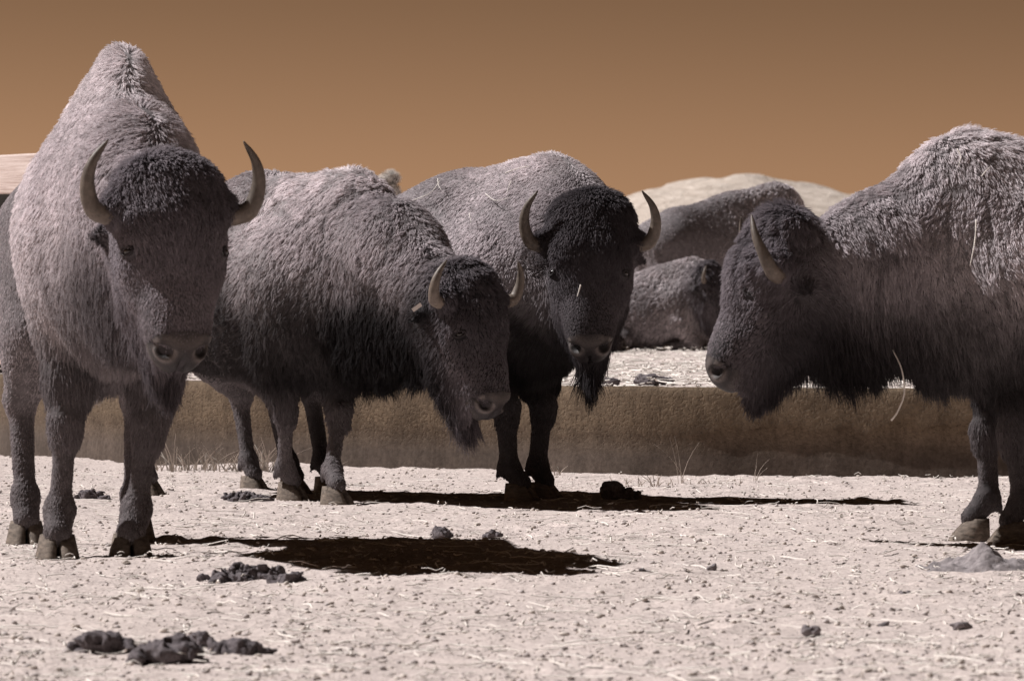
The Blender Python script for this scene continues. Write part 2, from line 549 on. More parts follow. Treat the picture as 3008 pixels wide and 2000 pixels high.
# per-region coat: length, lift off the hide, comb direction (body or head frame), clumping, curl, colour, density
COAT = {
    #            len   lift  comb (frame)          clump curl  colour                    dens
    'hump':     (.050, .50, ('b', (-.38, 0, -.93)), .45, .30, (.86, .785, .81), 1.15),
    'shoulder': (.046, .42, ('b', (-.35, 0, -.9)), .50, .65, (.76, .69, .715), 1.15),
    'barrel':   (.034, .35, ('b', (-.80, 0, -.6)), .42, .30, (.53, .477, .50), 1.0),
    'rump':     (.022, .28, ('b', (-.70, 0, -.7)), .35, .12, (.50, .455, .475), 0.9),
    'neck':     (.046, .45, ('b', (-.25, 0, -.95)), .50, .75, (.55, .495, .52), 1.2),
    'throat':   (.110, .22, ('b', (-.20, 0, -1.)), .62, .35, (.17, .150, .160), 1.2),
    'foreleg':  (.065, .20, ('b', (-.30, 0, -1.)), .62, .30, (.22, .196, .205), 1.3),
    'thigh':    (.026, .22, ('b', (-.30, 0, -1.)), .42, .15, (.36, .322, .336), 1.0),
    'shank':    (.018, .24, ('b', (-.05, 0, -1.)), .45, .05, (.21, .186, .193), 1.9),
    'cap':      (.055, .70, ('h', (.55, 0, .1)),   .50, .60, (.17, .152, .168), 1.8),
    'face':     (.017, .30, ('h', (.95, 0, -.3)),  .45, .12, (.21, .186, .202), 2.4),
    'muzzle':   (.020, .24, ('h', (.8, 0, -.5)),   .35, .05, (.12, .105, .112), 3.4),
    'jaw':      (.040, .25, ('h', (.35, 0, -.9)),  .50, .22, (.21, .186, .202), 1.8),
    'chin':     (.215, .10, ('w', (0, 0, -1)),     .70, .20, (.09, .08, .09), 4.0),
    'ear':      (.022, .35, ('h', (-.2, 0, .3)),   .40, .10, (.10, .09, .097), 2.0),
    'tail':     (.060, .20, ('w', (0, 0, -1)),     .60, .10, (.10, .09, .095), 1.5),
}

def head_frame(poll, yaw, pitch, roll=0.0, size=1.0):
    look = np.array([math.cos(yaw), math.sin(yaw), 0.0])
    x = math.cos(pitch) * look - math.sin(pitch) * np.array([0, 0, 1.0])
    y = np.array([-look[1], look[0], 0.0])
    z = np.cross(x, y)
    if roll:
        y, z = math.cos(roll) * y + math.sin(roll) * z, -math.sin(roll) * y + math.cos(roll) * z
    m = np.eye(4)
    m[:3, 0], m[:3, 1], m[:3, 2], m[:3, 3] = x * size, y * size, z * size, poll
    return m

def build_bison(spec):
    """spec: loc (front feet midpoint), heading (world angle it faces), scale, head pose and foot points (world)"""
    hd, sc = spec['heading'], spec['scale']
    loc = np.array(spec['loc'], float)
    root = empty('bison', tuple(loc), hd, sc)
    ch, sh = math.cos(hd), math.sin(hd)
    def to_local(w):
        d = (np.array(w, float) - loc)
        return np.array([d[0] * ch + d[1] * sh, -d[0] * sh + d[1] * ch, d[2]]) / sc
    B = Body()
    lying = spec.get('lying', False)
    dz = -0.50 if lying else 0.0
    hump = spec.get('hump', 0.0)
    L = spec.get('length', 1.0)
    wid = spec.get('width', 1.0)
    sway = spec.get('sway', 0.0)          # rear swings sideways
    hx = spec.get('hump_x', 0.0)
    def c(x, y, z):
        return (x if x > 0 else x * L, y * wid + sway * min(0, x) ** 2, z + dz)
    # trunk
    B.cap(c(-.28, 0, 1.12), c(.10 + hx, 0, 1.20 + hump), .30, .30, S=(1, (spec.get('ridge', .62) + spec.get('base', .06)) * wid, 1), k=.10, tag='hump')
    B.cap(c(.12 + hx, 0, 1.36 + hump), c(-.42, 0, 1.17 + hump * .5 + spec.get('hump_tail', 0.0)), .20, .22, S=(1, spec.get('ridge', .62) * wid, 1), k=.18, tag='hump')
    bk = spec.get('back', 0.0)
    B.cap(c(-.40, 0, 1.14 + bk), c(-.95, 0, 1.08 + bk * .8), .21, .19, S=(1, .9 * wid, 1), k=.12, tag='barrel')
    cz = spec.get('chest', 0.0)
    B.cap(c(.10, 0, .98 + cz), c(-.35, 0, .95 + cz), .35 - cz * .4, .375 - cz * .6, S=(1, .86 * wid, 1), k=.10, tag='shoulder')
    B.cap(c(-.35, 0, .93 + spec.get('tuck', 0)), c(-.92, 0, .95 + spec.get('tuck', 0)), .375 - spec.get('tuck', 0), .33 - spec.get('tuck', 0) * .5, S=(1, .96 * wid, 1), k=.10, tag='barrel')
    B.cap(c(-1.05, 0, 1.02), c(-1.22, 0, 1.0), .26, .23, S=(1, 1.05 * wid, 1), k=.12, tag='rump')
    B.two(c(-.06, .15, 1.08), c(.04, .17, .84), .17, .15, k=.14, tag='shoulder')
    B.cap(c(.14, 0, .84 + cz), c(-.2, 0, .76 + cz * 1.4), .20, .22, S=(1, .9 * wid, 1), k=.10, tag='throat')
    # tail
    B.cap(c(-1.43, 0, 1.05), c(-1.50, .02, .85), .035, .028, k=.03, tag='tail')
    B.cap(c(-1.50, .02, .85), c(-1.48, .03, .62), .028, .03, k=.02, tag='tail')
    # head placement
    hp = spec['head']
    Hs = hp.get('size', 1.0)
    poll = to_local(hp['poll'])
    H = head_frame(poll, hp['yaw'] - hd, hp['pitch'], hp.get('roll', 0.0), Hs / sc)
    hl = lambda x, y, z: (H @ np.array([x, y, z, 1.0]))[:3]
    # neck: shoulder to the back of the skull
    n0 = np.array(c(.12, 0, 1.12))
    n1 = hl(-.02, 0, -.20)
    nm = (n0 + n1) / 2 + np.array(spec.get('neck_bow', (0.04, 0, 0.03)))
    kn = spec.get('neck', 1.0)
    B.cap(n0, nm, .31 * kn, .245 * kn, S=(1, .80, 1), k=.10, tag='neck')
    B.cap(nm, n1, .245 * kn, .165 * kn, S=(1, .85, 1), k=.09, tag='neck')
    t0 = np.array(c(.16, 0, .92)); t1 = hl(.12, 0, -.30)
    tm = (t0 + t1) / 2 + np.array(spec.get('throat_bow', (0.02, 0, 0.0)))
    B.cap(t0, tm, .24, .19, S=(1, .8, 1), k=.10, tag='throat')
    B.cap(tm, t1, .18, .11, S=(1, .85, 1), k=.09, tag='throat')
    # skull, in the head's own frame (x poll to nose, y left, z out of the forehead)
    hk = dict(frame=H)
    B.cap((-.03, 0, -.11), (.12, 0, -.10), .130, .138, S=(1, 1.05, 1), k=.06, tag='cap', **hk)
    cp = hp.get('cap', 0.0)
    B.cap((-.075 + cp, 0, -.05), (.04, 0, -.03), .115, .108, S=(1, hp.get('cap_w', 1.38), .92), k=.05, tag='cap', **hk)
    B.cap((.10, 0, -.10), (.33, 0, -.088), .134, .094, S=(1, 1.02, 1), k=.06, tag='face', **hk)
    B.cap((.30, 0, -.088), (.41, 0, -.085), .090, .070, S=(1, 1.02, 1), k=.05, tag='face', **hk)
    B.two((.03, .055, -.21), (.22, .045, -.20), .105, .085, k=.06, tag='jaw', **hk)
    B.two((.22, .035, -.19), (.38, .02, -.155), .072, .045, k=.06, tag='jaw', **hk)
    B.two((.112, .108, -.035), (.135, .125, -.055), .034, .030, k=.03, tag='face', **hk)     # brow
    B.two((.19, .115, -.10), (.25, .095, -.11), .036, .03, k=.05, tag='face', **hk)          # cheek bone
    B.two((-.01, .10, -.065), (.01, .160, -.065), .052, .045, k=.03, tag='cap', **hk)        # horn boss
    # muzzle: slanted nose pad, nostril wings, lips, chin
    B.cap((.39, 0, -.085), (.420, 0, -.110), .068, .058, S=(1, 1.14, 1), k=.03, tag='muzzle', **hk)
    B.two((.398, .046, -.050), (.430, .042, -.066), .033, .030, k=.022, tag='muzzle', **hk)   # nostril wings
    B.two((.420, .038, -.118), (.445, .020, -.128), .034, .028, k=.022, tag='muzzle', **hk)   # upper lip
    B.cap((.36, 0, -.178), (.425, 0, -.172), .044, .033, S=(1, 1.15, 1), k=.015, tag='muzzle', **hk)   # lower lip
    B.cap((.22, 0, -.235), (.415, 0, -.200), .050, .030, S=(1, hp.get('chin', 1.75), 1), k=.03, tag='chin', **hk)
    B.two((.462, .044, -.030), (.440, .060, -.050), .0225, .021, k=.008, tag='muzzle', op=-1, **hk)  # nostrils
    B.two((.436, .066, -.054), (.398, .088, -.074), .0155, .006, k=.008, tag='muzzle', op=-1, **hk)
    B.cap((.475, 0, -.03), (.475, 0, -.14), .012, .006, k=.02, tag='muzzle', op=-1, **hk)   # groove between
    B.cap((.475, .09, -.150), (.475, -.09, -.150), .006, k=.010, tag='muzzle', op=-1, **hk)   # mouth slit
    B.two((.44, .070, -.150), (.37, .085, -.165), .006, k=.010, tag='muzzle', op=-1, **hk)
    # ears
    for s in (1, -1):
        e = spec.get('ear_drop', 0.03)
        B.cap((.01, .125 * s, -.150), (.015 + e, .165 * s, -.185), .018, .026, S=(1, 1, .7), k=.02, tag='ear', **hk)
        B.cap((.015 + e, .165 * s, -.185), (.010 + e * 1.6, .215 * s, -.215), .026, .008, S=(1, 1, .7), k=.01, tag='ear', **hk)
    # legs
    hooves = []
    if not lying:
        for i, f in enumerate(spec['fore']):
            s = 1 if i == 0 else -1
            ft = to_local((f[0], f[1], f[2] if len(f) > 2 else 0.0))
            el = np.array(c(-.06, .185 * s, .74))
            kz = .405
            lr = spec.get('leg_r', 1.0)
            t = (el[2] - kz) / (el[2] - ft[2])
            kn_ = el + (ft - el) * t + np.array([.035, 0, 0])
            t = (el[2] - .155) / (el[2] - ft[2])
            fe = el + (ft - el) * t + np.array([-.010, 0, 0])
            pa = ft + np.array([.028, 0, .085])
            B.cap(c(-.0, .18 * s, .98), el, .175, .115, k=.08, tag='shoulder')
            B.cap(el, el * .45 + kn_ * .55, .108 * lr, .076 * lr, k=.05, tag='foreleg')
            B.cap(el * .45 + kn_ * .55, kn_ + np.array([0, 0, -.02]), .074, .050, k=.03, tag='foreleg')
            B.cap(kn_ + np.array([.010, 0, .02]), kn_ + np.array([.006, 0, -.03]), .050 * lr, .043 * lr, k=.022, tag='shank')
            B.cap(kn_, fe, .036 * lr, .032 * lr, k=.025, tag='shank')
            B.cap(kn_ + np.array([-.030, 0, -.01]), fe + np.array([-.030, 0, .02]), .017, .017, k=.010, tag='shank')
            B.cap(fe, fe, .043, k=.03, tag='shank')
            B.cap(fe, pa, .040, .044, k=.03, tag='shank')
            for q in (1, -1):
                B.cap(fe + np.array([-.035, .022 * q, -.015]), fe + np.array([-.050, .024 * q, -.045]), .017, .012, k=.012, tag='shank')
            hooves.append((ft, f[3] if len(f) > 3 else 0.0, 1.12))
        for i, f in enumerate(spec['hind']):
            s = 1 if i == 0 else -1
            ft = to_local((f[0], f[1], f[2] if len(f) > 2 else 0.0))
            hip = np.array(c(-1.12, .15 * s, .98))
            st = np.array(c(-1.02, .185 * s, .70)) * .8 + np.array([ft[0], ft[1], .70]) * .2
            ho = np.array([ft[0] - .10, ft[1] + .012 * s, .46])
            fe = ft + np.array([-.02, 0, .155])
            pa = ft + np.array([.028, 0, .085])
            B.cap(hip, st, .225, .155, k=.10, tag='thigh')
            B.cap(np.array(c(-1.22, .13 * s, .90)), (st + ho) / 2 + np.array([-.03, 0, .03]), .17, .10, k=.08, tag='thigh')
            B.cap(st, ho + np.array([.02, 0, .02]), .125, .058, k=.05, tag='thigh')
            B.cap(ho + np.array([-.02, 0, .035]), ho, .040, .048, k=.03, tag='shank')
            B.cap(ho, fe, .042, .034, k=.025, tag='shank')
            B.cap(ho + np.array([-.034, 0, .02]), fe + np.array([-.030, 0, .02]), .018, .017, k=.010, tag='shank')
            B.cap(fe, fe, .042, k=.03, tag='shank')
            B.cap(fe, pa, .039, .043, k=.03, tag='shank')
            for q in (1, -1):
                B.cap(fe + np.array([-.035, .022 * q, -.015]), fe + np.array([-.050, .024 * q, -.045]), .017, .012, k=.012, tag='shank')
            hooves.append((ft, f[3] if len(f) > 3 else 0.0, 1.08))
    else:
        for s in (1, -1):      # folded under the body
            B.cap(c(.02, .20 * s, .86), c(.22, .24 * s, .60), .14, .075, k=.06, tag='shoulder')
            B.cap(c(.22, .24 * s, .60), c(-.12, .26 * s, .56), .065, .05, k=.03, tag='shank')
            B.cap(c(-1.02, .20 * s, .86), c(-.62, .34 * s, .64), .20, .10, k=.08, tag='thigh')
            B.cap(c(-.62, .34 * s, .64), c(-1.05, .38 * s, .57), .085, .055, k=.04, tag='thigh')
            B.cap(c(-1.05, .38 * s, .57), c(-.70, .42 * s, .55), .048, .040, k=.03, tag='shank')
            hooves.append((np.array(c(-.62, .42 * s, .51)), 0.0, .95))
            hooves.append((np.array(c(-.16, .27 * s, .51)), math.pi, .95))
    for extra in spec.get('extra', []):
        B.cap(c(*extra[0]), c(*extra[1]), *extra[2:4], **extra[4])

    h = spec.get('res', .016)
    F, lo = B.grid(h)
    V, Q = surface_net(F, lo, h)
    # light relaxation
    for _ in range(1):
        acc = np.zeros_like(V); cnt = np.zeros(len(V))
        for a, b in ((0, 1), (1, 2), (2, 3), (3, 0)):
            np.add.at(acc, Q[:, a], V[Q[:, b]]); np.add.at(acc, Q[:, b], V[Q[:, a]])
            np.add.at(cnt, Q[:, a], 1); np.add.at(cnt, Q[:, b], 1)
        V = V * .6 + .4 * acc / np.maximum(cnt, 1)[:, None]
    W = B.weights(V)
    tone = spec.get('tone', {})
    col = np.zeros((len(V), 3))
    for t, w in W.items():
        col += w[:, None] * np.array(COAT[t][5]) * tone.get(t, 1.0)
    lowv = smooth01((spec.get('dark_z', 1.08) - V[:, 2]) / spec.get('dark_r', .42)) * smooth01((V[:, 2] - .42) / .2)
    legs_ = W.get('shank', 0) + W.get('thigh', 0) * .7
    hide = col * (.30 + .12 * legs_)[:, None] * (1 - (1 - spec.get('dark_low', 1.0)) * lowv * .8)[:, None]  # hide darker low down as well: natural coat tone plus painted shade
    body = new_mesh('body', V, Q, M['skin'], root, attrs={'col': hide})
    # ---- muzzle leather: the same surface, resolved finely
    cpts = np.array([hl(x, y, z) for x in (.33, .52) for y in (-.13, .13) for z in (-.24, .03)])
    hm = .0062 * Hs / sc
    Fm, lom = B.grid(hm, cpts.min(0), cpts.max(0))
    Vm, Qm = surface_net(Fm - .0016, lom, hm)
    Hi = np.linalg.inv(H)
    ph = Vm @ Hi[:3, :3].T + Hi[:3, 3]
    keep = (ph[:, 0] > .398) & (ph[:, 2] > -.205) & (np.abs(ph[:, 1]) < .11)
    Qm = Qm[keep[Qm].all(1)]
    used = np.unique(Qm)
    remap = -np.ones(len(Vm), int); remap[used] = np.arange(len(used))
    Vm, Qm, ph = Vm[used], remap[Qm], ph[used]
    mc = np.tile(np.array([.050, .044, .047]), (len(Vm), 1))
    rim = np.exp(-((np.abs(ph[:, 1]) - .050) ** 2 + (ph[:, 2] + .02) ** 2) / .0012)
    lip = np.exp(-((ph[:, 2] + .125) / .02) ** 2) * smooth01((np.abs(ph[:, 1]) - .02) / .05)
    mc += rim[:, None] * np.array([.035, .029, .027]) + lip[:, None] * np.array([.07, .058, .053])
    mc += np.exp(-((ph[:, 2] + .015) / .016) ** 2)[:, None] * np.array([.03, .024, .021])
    inside = smooth01(1.4 - np.minimum.reduce([np.linalg.norm(ph - np.array([.438, .058 * s, -.048]), axis=1) for s in (1, -1)]) / .026)
    mc *= (.6 * (1 - .9 * inside))[:, None]
    dn = np.minimum.reduce([np.linalg.norm((ph - np.array([.438, .058 * s, -.048])) * np.array([1, 1, .9]), axis=1) for s in (1, -1)])
    mc += (np.exp(-((dn - .034) / .008) ** 2) * (ph[:, 2] < -.03))[:, None] * np.array([.10, .085, .078])
    mc += (np.exp(-((ph[:, 2] + .012) / .008) ** 2) * (ph[:, 0] > .41))[:, None] * np.array([.03, .025, .022])
    new_mesh('muzzle', Vm, Qm, M['muzzle'], root, attrs={'col': mc})
    # ---- eyes, set into the surface
    phV = V @ Hi[:3, :3].T + Hi[:3, 3]
    eyes = []
    for s in (1, -1):
        aim = np.array([.178, .205 * s, .015])
        kk = np.argmin(np.linalg.norm(phV - aim, axis=1))
        ec = phV[kk] - np.array([0, .009 * s, .006])
        eyes.append(ec)
        th = np.linspace(0, math.pi, 9); ps = np.linspace(0, 2 * math.pi, 14, endpoint=False)
        r = .018
        vs = [(ec[0] + r * .75 * math.cos(a), ec[1] + r * math.sin(a) * math.cos(b), ec[2] + r * 1.1 * math.sin(a) * math.sin(b)) for a in th for b in ps]
        fs = [(i * 14 + j, i * 14 + (j + 1) % 14, (i + 1) * 14 + (j + 1) % 14, (i + 1) * 14 + j) for i in range(8) for j in range(14)]
        vs = np.array(vs) @ H[:3, :3].T + H[:3, 3]
        eye = new_mesh('eye', vs, fs, M['eye'], root)
        # lids: two creased rolls of skin round the ball
        lv, lf = [], []
        for u_ in np.arange(16) * 2 * math.pi / 16:
            rr = .0042 * (1.5 if math.cos(u_) < 0 else 1.0)
            cx_, cz_ = ec[0] + .0115 * math.cos(u_), ec[2] + .022 * math.sin(u_)
            for w_ in np.arange(6) * 2 * math.pi / 6:
                lv.append((cx_ + rr * math.cos(w_) * math.cos(u_), ec[1] + s * (.010 - .5 * (cz_ - ec[2]) * 1.0 + rr * math.sin(w_)), cz_ + .007 + rr * math.cos(w_) * math.sin(u_)))
        lf = [(a_ * 6 + b_, ((a_ + 1) % 16) * 6 + b_, ((a_ + 1) % 16) * 6 + (b_ + 1) % 6, a_ * 6 + (b_ + 1) % 6) for a_ in range(16) for b_ in range(6)]
        lv = np.array(lv) @ H[:3, :3].T + H[:3, 3]
        new_mesh('eyelid', lv, lf, M['skin'], eye, attrs={'col': np.tile(np.array([.035, .030, .032]), (len(lv), 1))})
    spec['eyes'] = eyes
    # ---- horns
    hs = hp.get('horn', 1.0)
    for s in (1, -1):
        ctrl = np.array(hp.get('horn_curve', [(-.010, .10, -.065), (.030, .185, -.060), (.022, .250, -.035), (-.045, .276, .008), (-.112, .262, .050), (-.172, .216, .085)]), float)
        ctrl = ctrl[0] + (ctrl - ctrl[0]) * hs + np.array([0, 1.0, 0]) * (np.array([0, .7, 1, 1, 1, 1]) * (hp.get('horn_out', 0.0) if s < 0 else hp.get('horn_far', hp.get('horn_out', 0.0))))[:, None]
        ctrl[:, 1] *= s
        path = catmull(ctrl, 7)
        n = len(path)
        tt = np.linspace(0, 1, n)
        rad = np.interp(tt, [0, .25, .5, .75, .93, 1], [.036, .033, .026, .0175, .009, .003]) * (.5 + .5 * hs) * hp.get('horn_r', 1.0)
        tang = norm_rows(np.gradient(path, axis=0))
        ref = np.array([0, 0, 1.0])
        u = norm_rows(np.cross(tang, ref)); w = np.cross(u, tang)
        K = 18
        ang = np.linspace(0, 2 * math.pi, K, endpoint=False)
        ridge = 1 + (.045 * np.sin(tt * 55 + 2 * np.sin(tt * 9)) + .02 * np.sin(tt * 131)) * smooth01((.6 - tt) * 3)
        ring = path[:, None] + (rad * ridge)[:, None, None] * (np.cos(ang)[None, :, None] * u[:, None] + np.sin(ang)[None, :, None] * w[:, None])
        vs = ring.reshape(-1, 3)
        i = np.arange(n * K).reshape(n, K)
        f = np.stack([i[:-1], np.roll(i, -1, 1)[:-1], np.roll(i, -1, 1)[1:], i[1:]], -1).reshape(-1, 4)
        if s < 0: f = f[:, ::-1]
        vs = np.vstack([vs, path[-1:] + tang[-1] * .004])
        f = [tuple(map(int, q)) for q in f] + [((n - 1) * K + j, (n - 1) * K + (j + 1) % K, n * K) for j in range(K)]
        ct = np.interp(tt, [0, .2, .45, .8, 1], [1.15, 1.1, .85, .75, .7])
        cc = np.repeat(ct, K)[:, None] * np.array([.165, .138, .117]) * hp.get('horn_tone', 1.0)
        cc = np.vstack([cc, cc[-1:]])
        new_mesh('horn', vs @ H[:3, :3].T + H[:3, 3], f, M['horn'], root, attrs={'col': cc})
    # ---- cloven hooves
    for ft, yaw, k in hooves:
        vs, fs = [], []
        for q in (1, -1):
            prof = [(-.055, 0), (-.045, .012), (.02, .014), (.065, .006), (.085, 0)]
            out = []
            for lev, (z, gx, gw) in enumerate(((-.015, 1.06, 1.10), (.012, 1.04, 1.08), (.045, .86, .95), (.078, .62, .82))):
                pts = [(-.060, .0005), (-.056, .042), (-.01, .056), (.045, .050), (.080, .030), (.084, .010), (.05, .001), (0, .0005)]
                for (px, py) in pts:
                    x = px if px < 0 else px * gx
                    out.append(((x - (.012 * lev if px > 0 else 0)) * k, (py * gw + .0008) * q * k, z * k))
            b0 = len(vs); vs += out
            for lev in range(3):
                for j in range(8):
                    a_, b_ = b0 + lev * 8 + j, b0 + lev * 8 + (j + 1) % 8
                    fs.append((a_, b_, b_ + 8, a_ + 8))
            fs.append(tuple(b0 + 24 + j for j in range(8)))
            fs.append(tuple(b0 + 7 - j for j in range(8)))
        vs = np.array(vs)
        cyw, syw = math.cos(yaw), math.sin(yaw)
        vs = np.stack([vs[:, 0] * cyw - vs[:, 1] * syw, vs[:, 0] * syw + vs[:, 1] * cyw, vs[:, 2]], 1) + ft + np.array([.03, 0, -.006])
        new_mesh('hoof', vs, fs, M['hoof'], root)
    # ---- coat
    if spec.get('hairs', 0) and FUR:
        make_fur(root, V, Q, B, H, spec, Hi)
    return root, dict(V=V, Q=Q, B=B, H=H, loc=loc, hd=hd, sc=sc)

def make_fur(root, V, Q, B, H, spec, Hi):
    n_total = spec['hairs']
    sc, hd = spec['scale'], spec['heading']
    g = np.random.default_rng(spec.get('seed', 1))
    N, area, fn = mesh_normals(V, Q)
    cen = V[Q].mean(1)
    Wv = B.weights(V, .022)
    tags = list(Wv)
    Wmat = np.stack([Wv[t] for t in tags], 1)
    NV = np.stack([noise3(V, 7.0, 31 + spec.get('seed', 1)), noise3(V, 10.0, 61 + spec.get('seed', 1)), noise3(V, 2.6, 71 + spec.get('seed', 1))], 1)
    cn = spec.get('comb_noise', 1.0)
    cr = np.exp(-(noise3(V + .05 * noise_vec(V, 5.0, 91), 6.5, 81 + spec.get('seed', 1)) / .07) ** 2) + .7 * np.exp(-(noise3(V, 15.0, 85 + spec.get('seed', 1)) / .10) ** 2)
    wool = np.zeros(len(V))
    for t_ in ('hump', 'shoulder', 'neck', 'barrel', 'cap'):
        if t_ in Wv: wool += Wv[t_]
    NV = np.concatenate([NV, (np.clip(cr, 0, 1) * wool)[:, None]], 1)
    CV = .55 * noise_vec(V, 4.0, 41 + spec.get('seed', 1)) + .35 * cn * noise_vec(V, 13.0, 51 + spec.get('seed', 1))
    Wf = {t: Wmat[Q, i].mean(1) for i, t in enumerate(tags)}
    dens = sum(Wf[t] * COAT[t][6] for t in tags)
    # the side turned away from the viewer's half of the yard carries a thinner coat
    chd, shd = math.cos(hd), math.sin(hd)
    loc = np.array(spec['loc'], float)
    wn_ = np.stack([fn[:, 0] * chd - fn[:, 1] * shd, fn[:, 0] * shd + fn[:, 1] * chd, fn[:, 2]], 1)
    wc = np.stack([cen[:, 0] * chd - cen[:, 1] * shd, cen[:, 0] * shd + cen[:, 1] * chd, cen[:, 2]], 1) * sc + loc
    view = norm_rows(np.array([0, 0, CAM_H]) - wc)
    facing = (wn_ * view).sum(1)
    dens = dens * np.where(facing > -.25, 1.0, .22)
    pr = area * dens; pr /= pr.sum()
    fi = g.choice(len(Q), n_total, p=pr)
    u, v = g.random(n_total)[:, None], g.random(n_total)[:, None]
    q = Q[fi]
    def lerp4(A):
        return (A[q[:, 0]] * (1 - u) + A[q[:, 1]] * u) * (1 - v) + (A[q[:, 3]] * (1 - u) + A[q[:, 2]] * u) * v
    P = lerp4(V)
    Nn = norm_rows(lerp4(N))
    Wp = lerp4(Wmat); NP = lerp4(NV); CP = lerp4(CV)
    # bare nose leather
    ph = P @ Hi[:3, :3].T + Hi[:3, 3]
    pad = (ph[:, 0] - .414) - .45 * (np.abs(ph[:, 1]) - .045).clip(0, 1) - .5 * (-.10 - ph[:, 2]).clip(0, 1) + .011 * g.normal(0, 1, len(ph))
    keep = ~((pad > 0) & (ph[:, 2] > -.20) & (ph[:, 2] < .2) & (np.abs(ph[:, 1]) < .082) & (ph[:, 0] < .6))
    for ec in spec['eyes']:
        keep &= np.linalg.norm((ph - ec) * np.array([1.35, 1, 1]), axis=1) > .026
    P, Nn, ph = P[keep], Nn[keep], ph[keep]
    Wp, NP, CP = Wp[keep], NP[keep], CP[keep]
    W = {t: Wp[:, i] for i, t in enumerate(tags)}
    n = len(P)
    bR = np.eye(3)
    hR = H[:3, :3] / np.linalg.norm(H[:3, 0])
    length = np.zeros(n); lift = np.zeros(n); clump = np.zeros(n); curl = np.zeros(n)
    comb = np.zeros((n, 3)); col = np.zeros((n, 3)); droop = np.zeros(n)
    lens = spec.get('lens', {}); tone = spec.get('tone', {})
    for t, w in W.items():
        ln, lf, (fr, d), cl, cu, cc, _ = COAT[t]
        length += w * ln * lens.get(t, 1.0)
        lift += w * lf; clump += w * cl; curl += w * cu
        d = np.array(d, float)
        if fr == 'h': d = hR @ d
        comb += w[:, None] * d / np.linalg.norm(d)
        col += w[:, None] * np.array(cc) * tone.get(t, 1.0)
        if t in ('throat', 'chin', 'foreleg', 'tail'): droop += w * 1.0
    # underside hair hangs
    under = smooth01((-Nn[:, 2] - .1) / .6)
    longw = W.get('throat', 0) + W.get('shoulder', 0) * .6 + W.get('foreleg', 0) * .3
    length = length * (1 + .55 * under * longw)
    length *= spec.get('coat', 1.0) * (.78 + .44 * g.random(n))
    length *= np.clip(1 + .40 * NP[:, 0] + .25 * NP[:, 2], .35, 1.8) * (1 - 1.3 * spec.get('crease', .3) * NP[:, 3]).clip(.25, 1)
    length = np.maximum(length, .013)
    comb = comb + CP
    tangd = comb - (comb * Nn).sum(1)[:, None] * Nn
    tangd = norm_rows(tangd)
    lf = np.clip(lift * (1 + .5 * NP[:, 1]), .05, 1.2)[:, None]
    d0 = norm_rows(Nn * lf + tangd * (1 - .45 * np.minimum(lf, 1)) + g.normal(0, .13, (n, 3)))
    grav = np.array([0, 0, -1.0])
    npts = spec.get('hair_pts', 5)
    tt = np.linspace(0, 1, npts)
    hang = np.clip(.25 + .9 * droop + .5 * under, 0, 1.3)[:, None] * np.clip(length / .06, .2, 1.6)[:, None]
    pts = np.zeros((n, npts, 3))
    pts[:, 0] = P - Nn * np.minimum(.004, length * .15)[:, None]
    d = d0.copy()
    fr_n = g.random((n, 1)) * 6.28
    sidev = norm_rows(np.cross(d0, Nn) + 1e-4)
    for j in range(1, npts):
        d = norm_rows(d + grav * hang * .32 + tangd * .12)
        pts[:, j] = pts[:, j - 1] + d * (length / (npts - 1))[:, None]
    # clumps: strands gather on a guide, guides wander and curl
    ng = max(40, n // spec.get('per_clump', 14))
    gw = np.exp(.7 * NP[:, 0] + .4 * NP[:, 1]); gw /= gw.sum()
    gi = g.choice(n, ng, replace=False, p=gw)
    kd = kdtree.KDTree(ng)
    for i, k in enumerate(gi):
        kd.insert(P[k], i)
    kd.balance()
    own = np.array([kd.find(p)[1] for p in P])
    gp = pts[gi]
    wander = g.normal(0, 1, (ng, 3))
    amp = (length[gi] * .22)[:, None, None]
    ph_ = g.random(ng) * 6.28
    s_ = sidev[gi]; nn_ = Nn[gi]
    cu = (curl[gi] * length[gi] * .22)[:, None, None]
    freq = np.clip(length[gi] / .011, 2, 9)[:, None]
    arg = ph_[:, None] + tt[None] * freq
    gp = gp + amp * (tt ** 1.5)[None, :, None] * wander[:, None] + cu * (tt[None, :, None] ** .7) * (np.cos(arg)[..., None] * s_[:, None] + np.sin(arg)[..., None] * nn_[:, None])
    gl = gp - gp[:, :1]
    tgt = gp[own]
    ratio = (length / length[gi][own])[:, None, None]
    tgt = gp[own][:, :1] * 1.0 + gl[own] * np.clip(ratio, .6, 1.5)
    cw = (clump * spec.get('clump', 1.0) * (.75 + .5 * g.random(n)))[:, None, None] * (tt[None, :, None] ** .9)
    cw = np.clip(cw, 0, .93)
    pts = pts * (1 - cw) + tgt * cw
    pts[:, 1:] += g.normal(0, .10, (n, npts - 1, 3)) * (length / npts)[:, None, None]
    # colour: clump to clump and strand to strand, sun-bleached in the large
    cv = (1 + .10 * g.normal(0, 1, ng))[own] * (1 + .14 * g.normal(0, 1, n)) * (1 + .22 * NP[:, 2] + .12 * NP[:, 1]) * (1 - spec.get('crease', .3) * NP[:, 3])
    col = col * np.clip(cv, .45, 1.7)[:, None]
    rad0 = spec.get('hair_rad', .0013) * (.7 + .6 * g.random(n))
    prof = np.array([1.0, 1.0, .95, .75, .25]) if npts == 5 else np.interp(tt, [0, .5, .75, 1], [1, .95, .75, .22])
    rad = rad0[:, None] * prof[None]
    # coat darkens towards brisket, belly and forelegs: natural colour plus painted-in shade
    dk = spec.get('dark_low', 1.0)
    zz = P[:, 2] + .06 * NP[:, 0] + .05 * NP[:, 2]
    low = smooth01((spec.get('dark_z', 1.08) - zz) / spec.get('dark_r', .42)) * smooth01((P[:, 2] - .42) / .2)
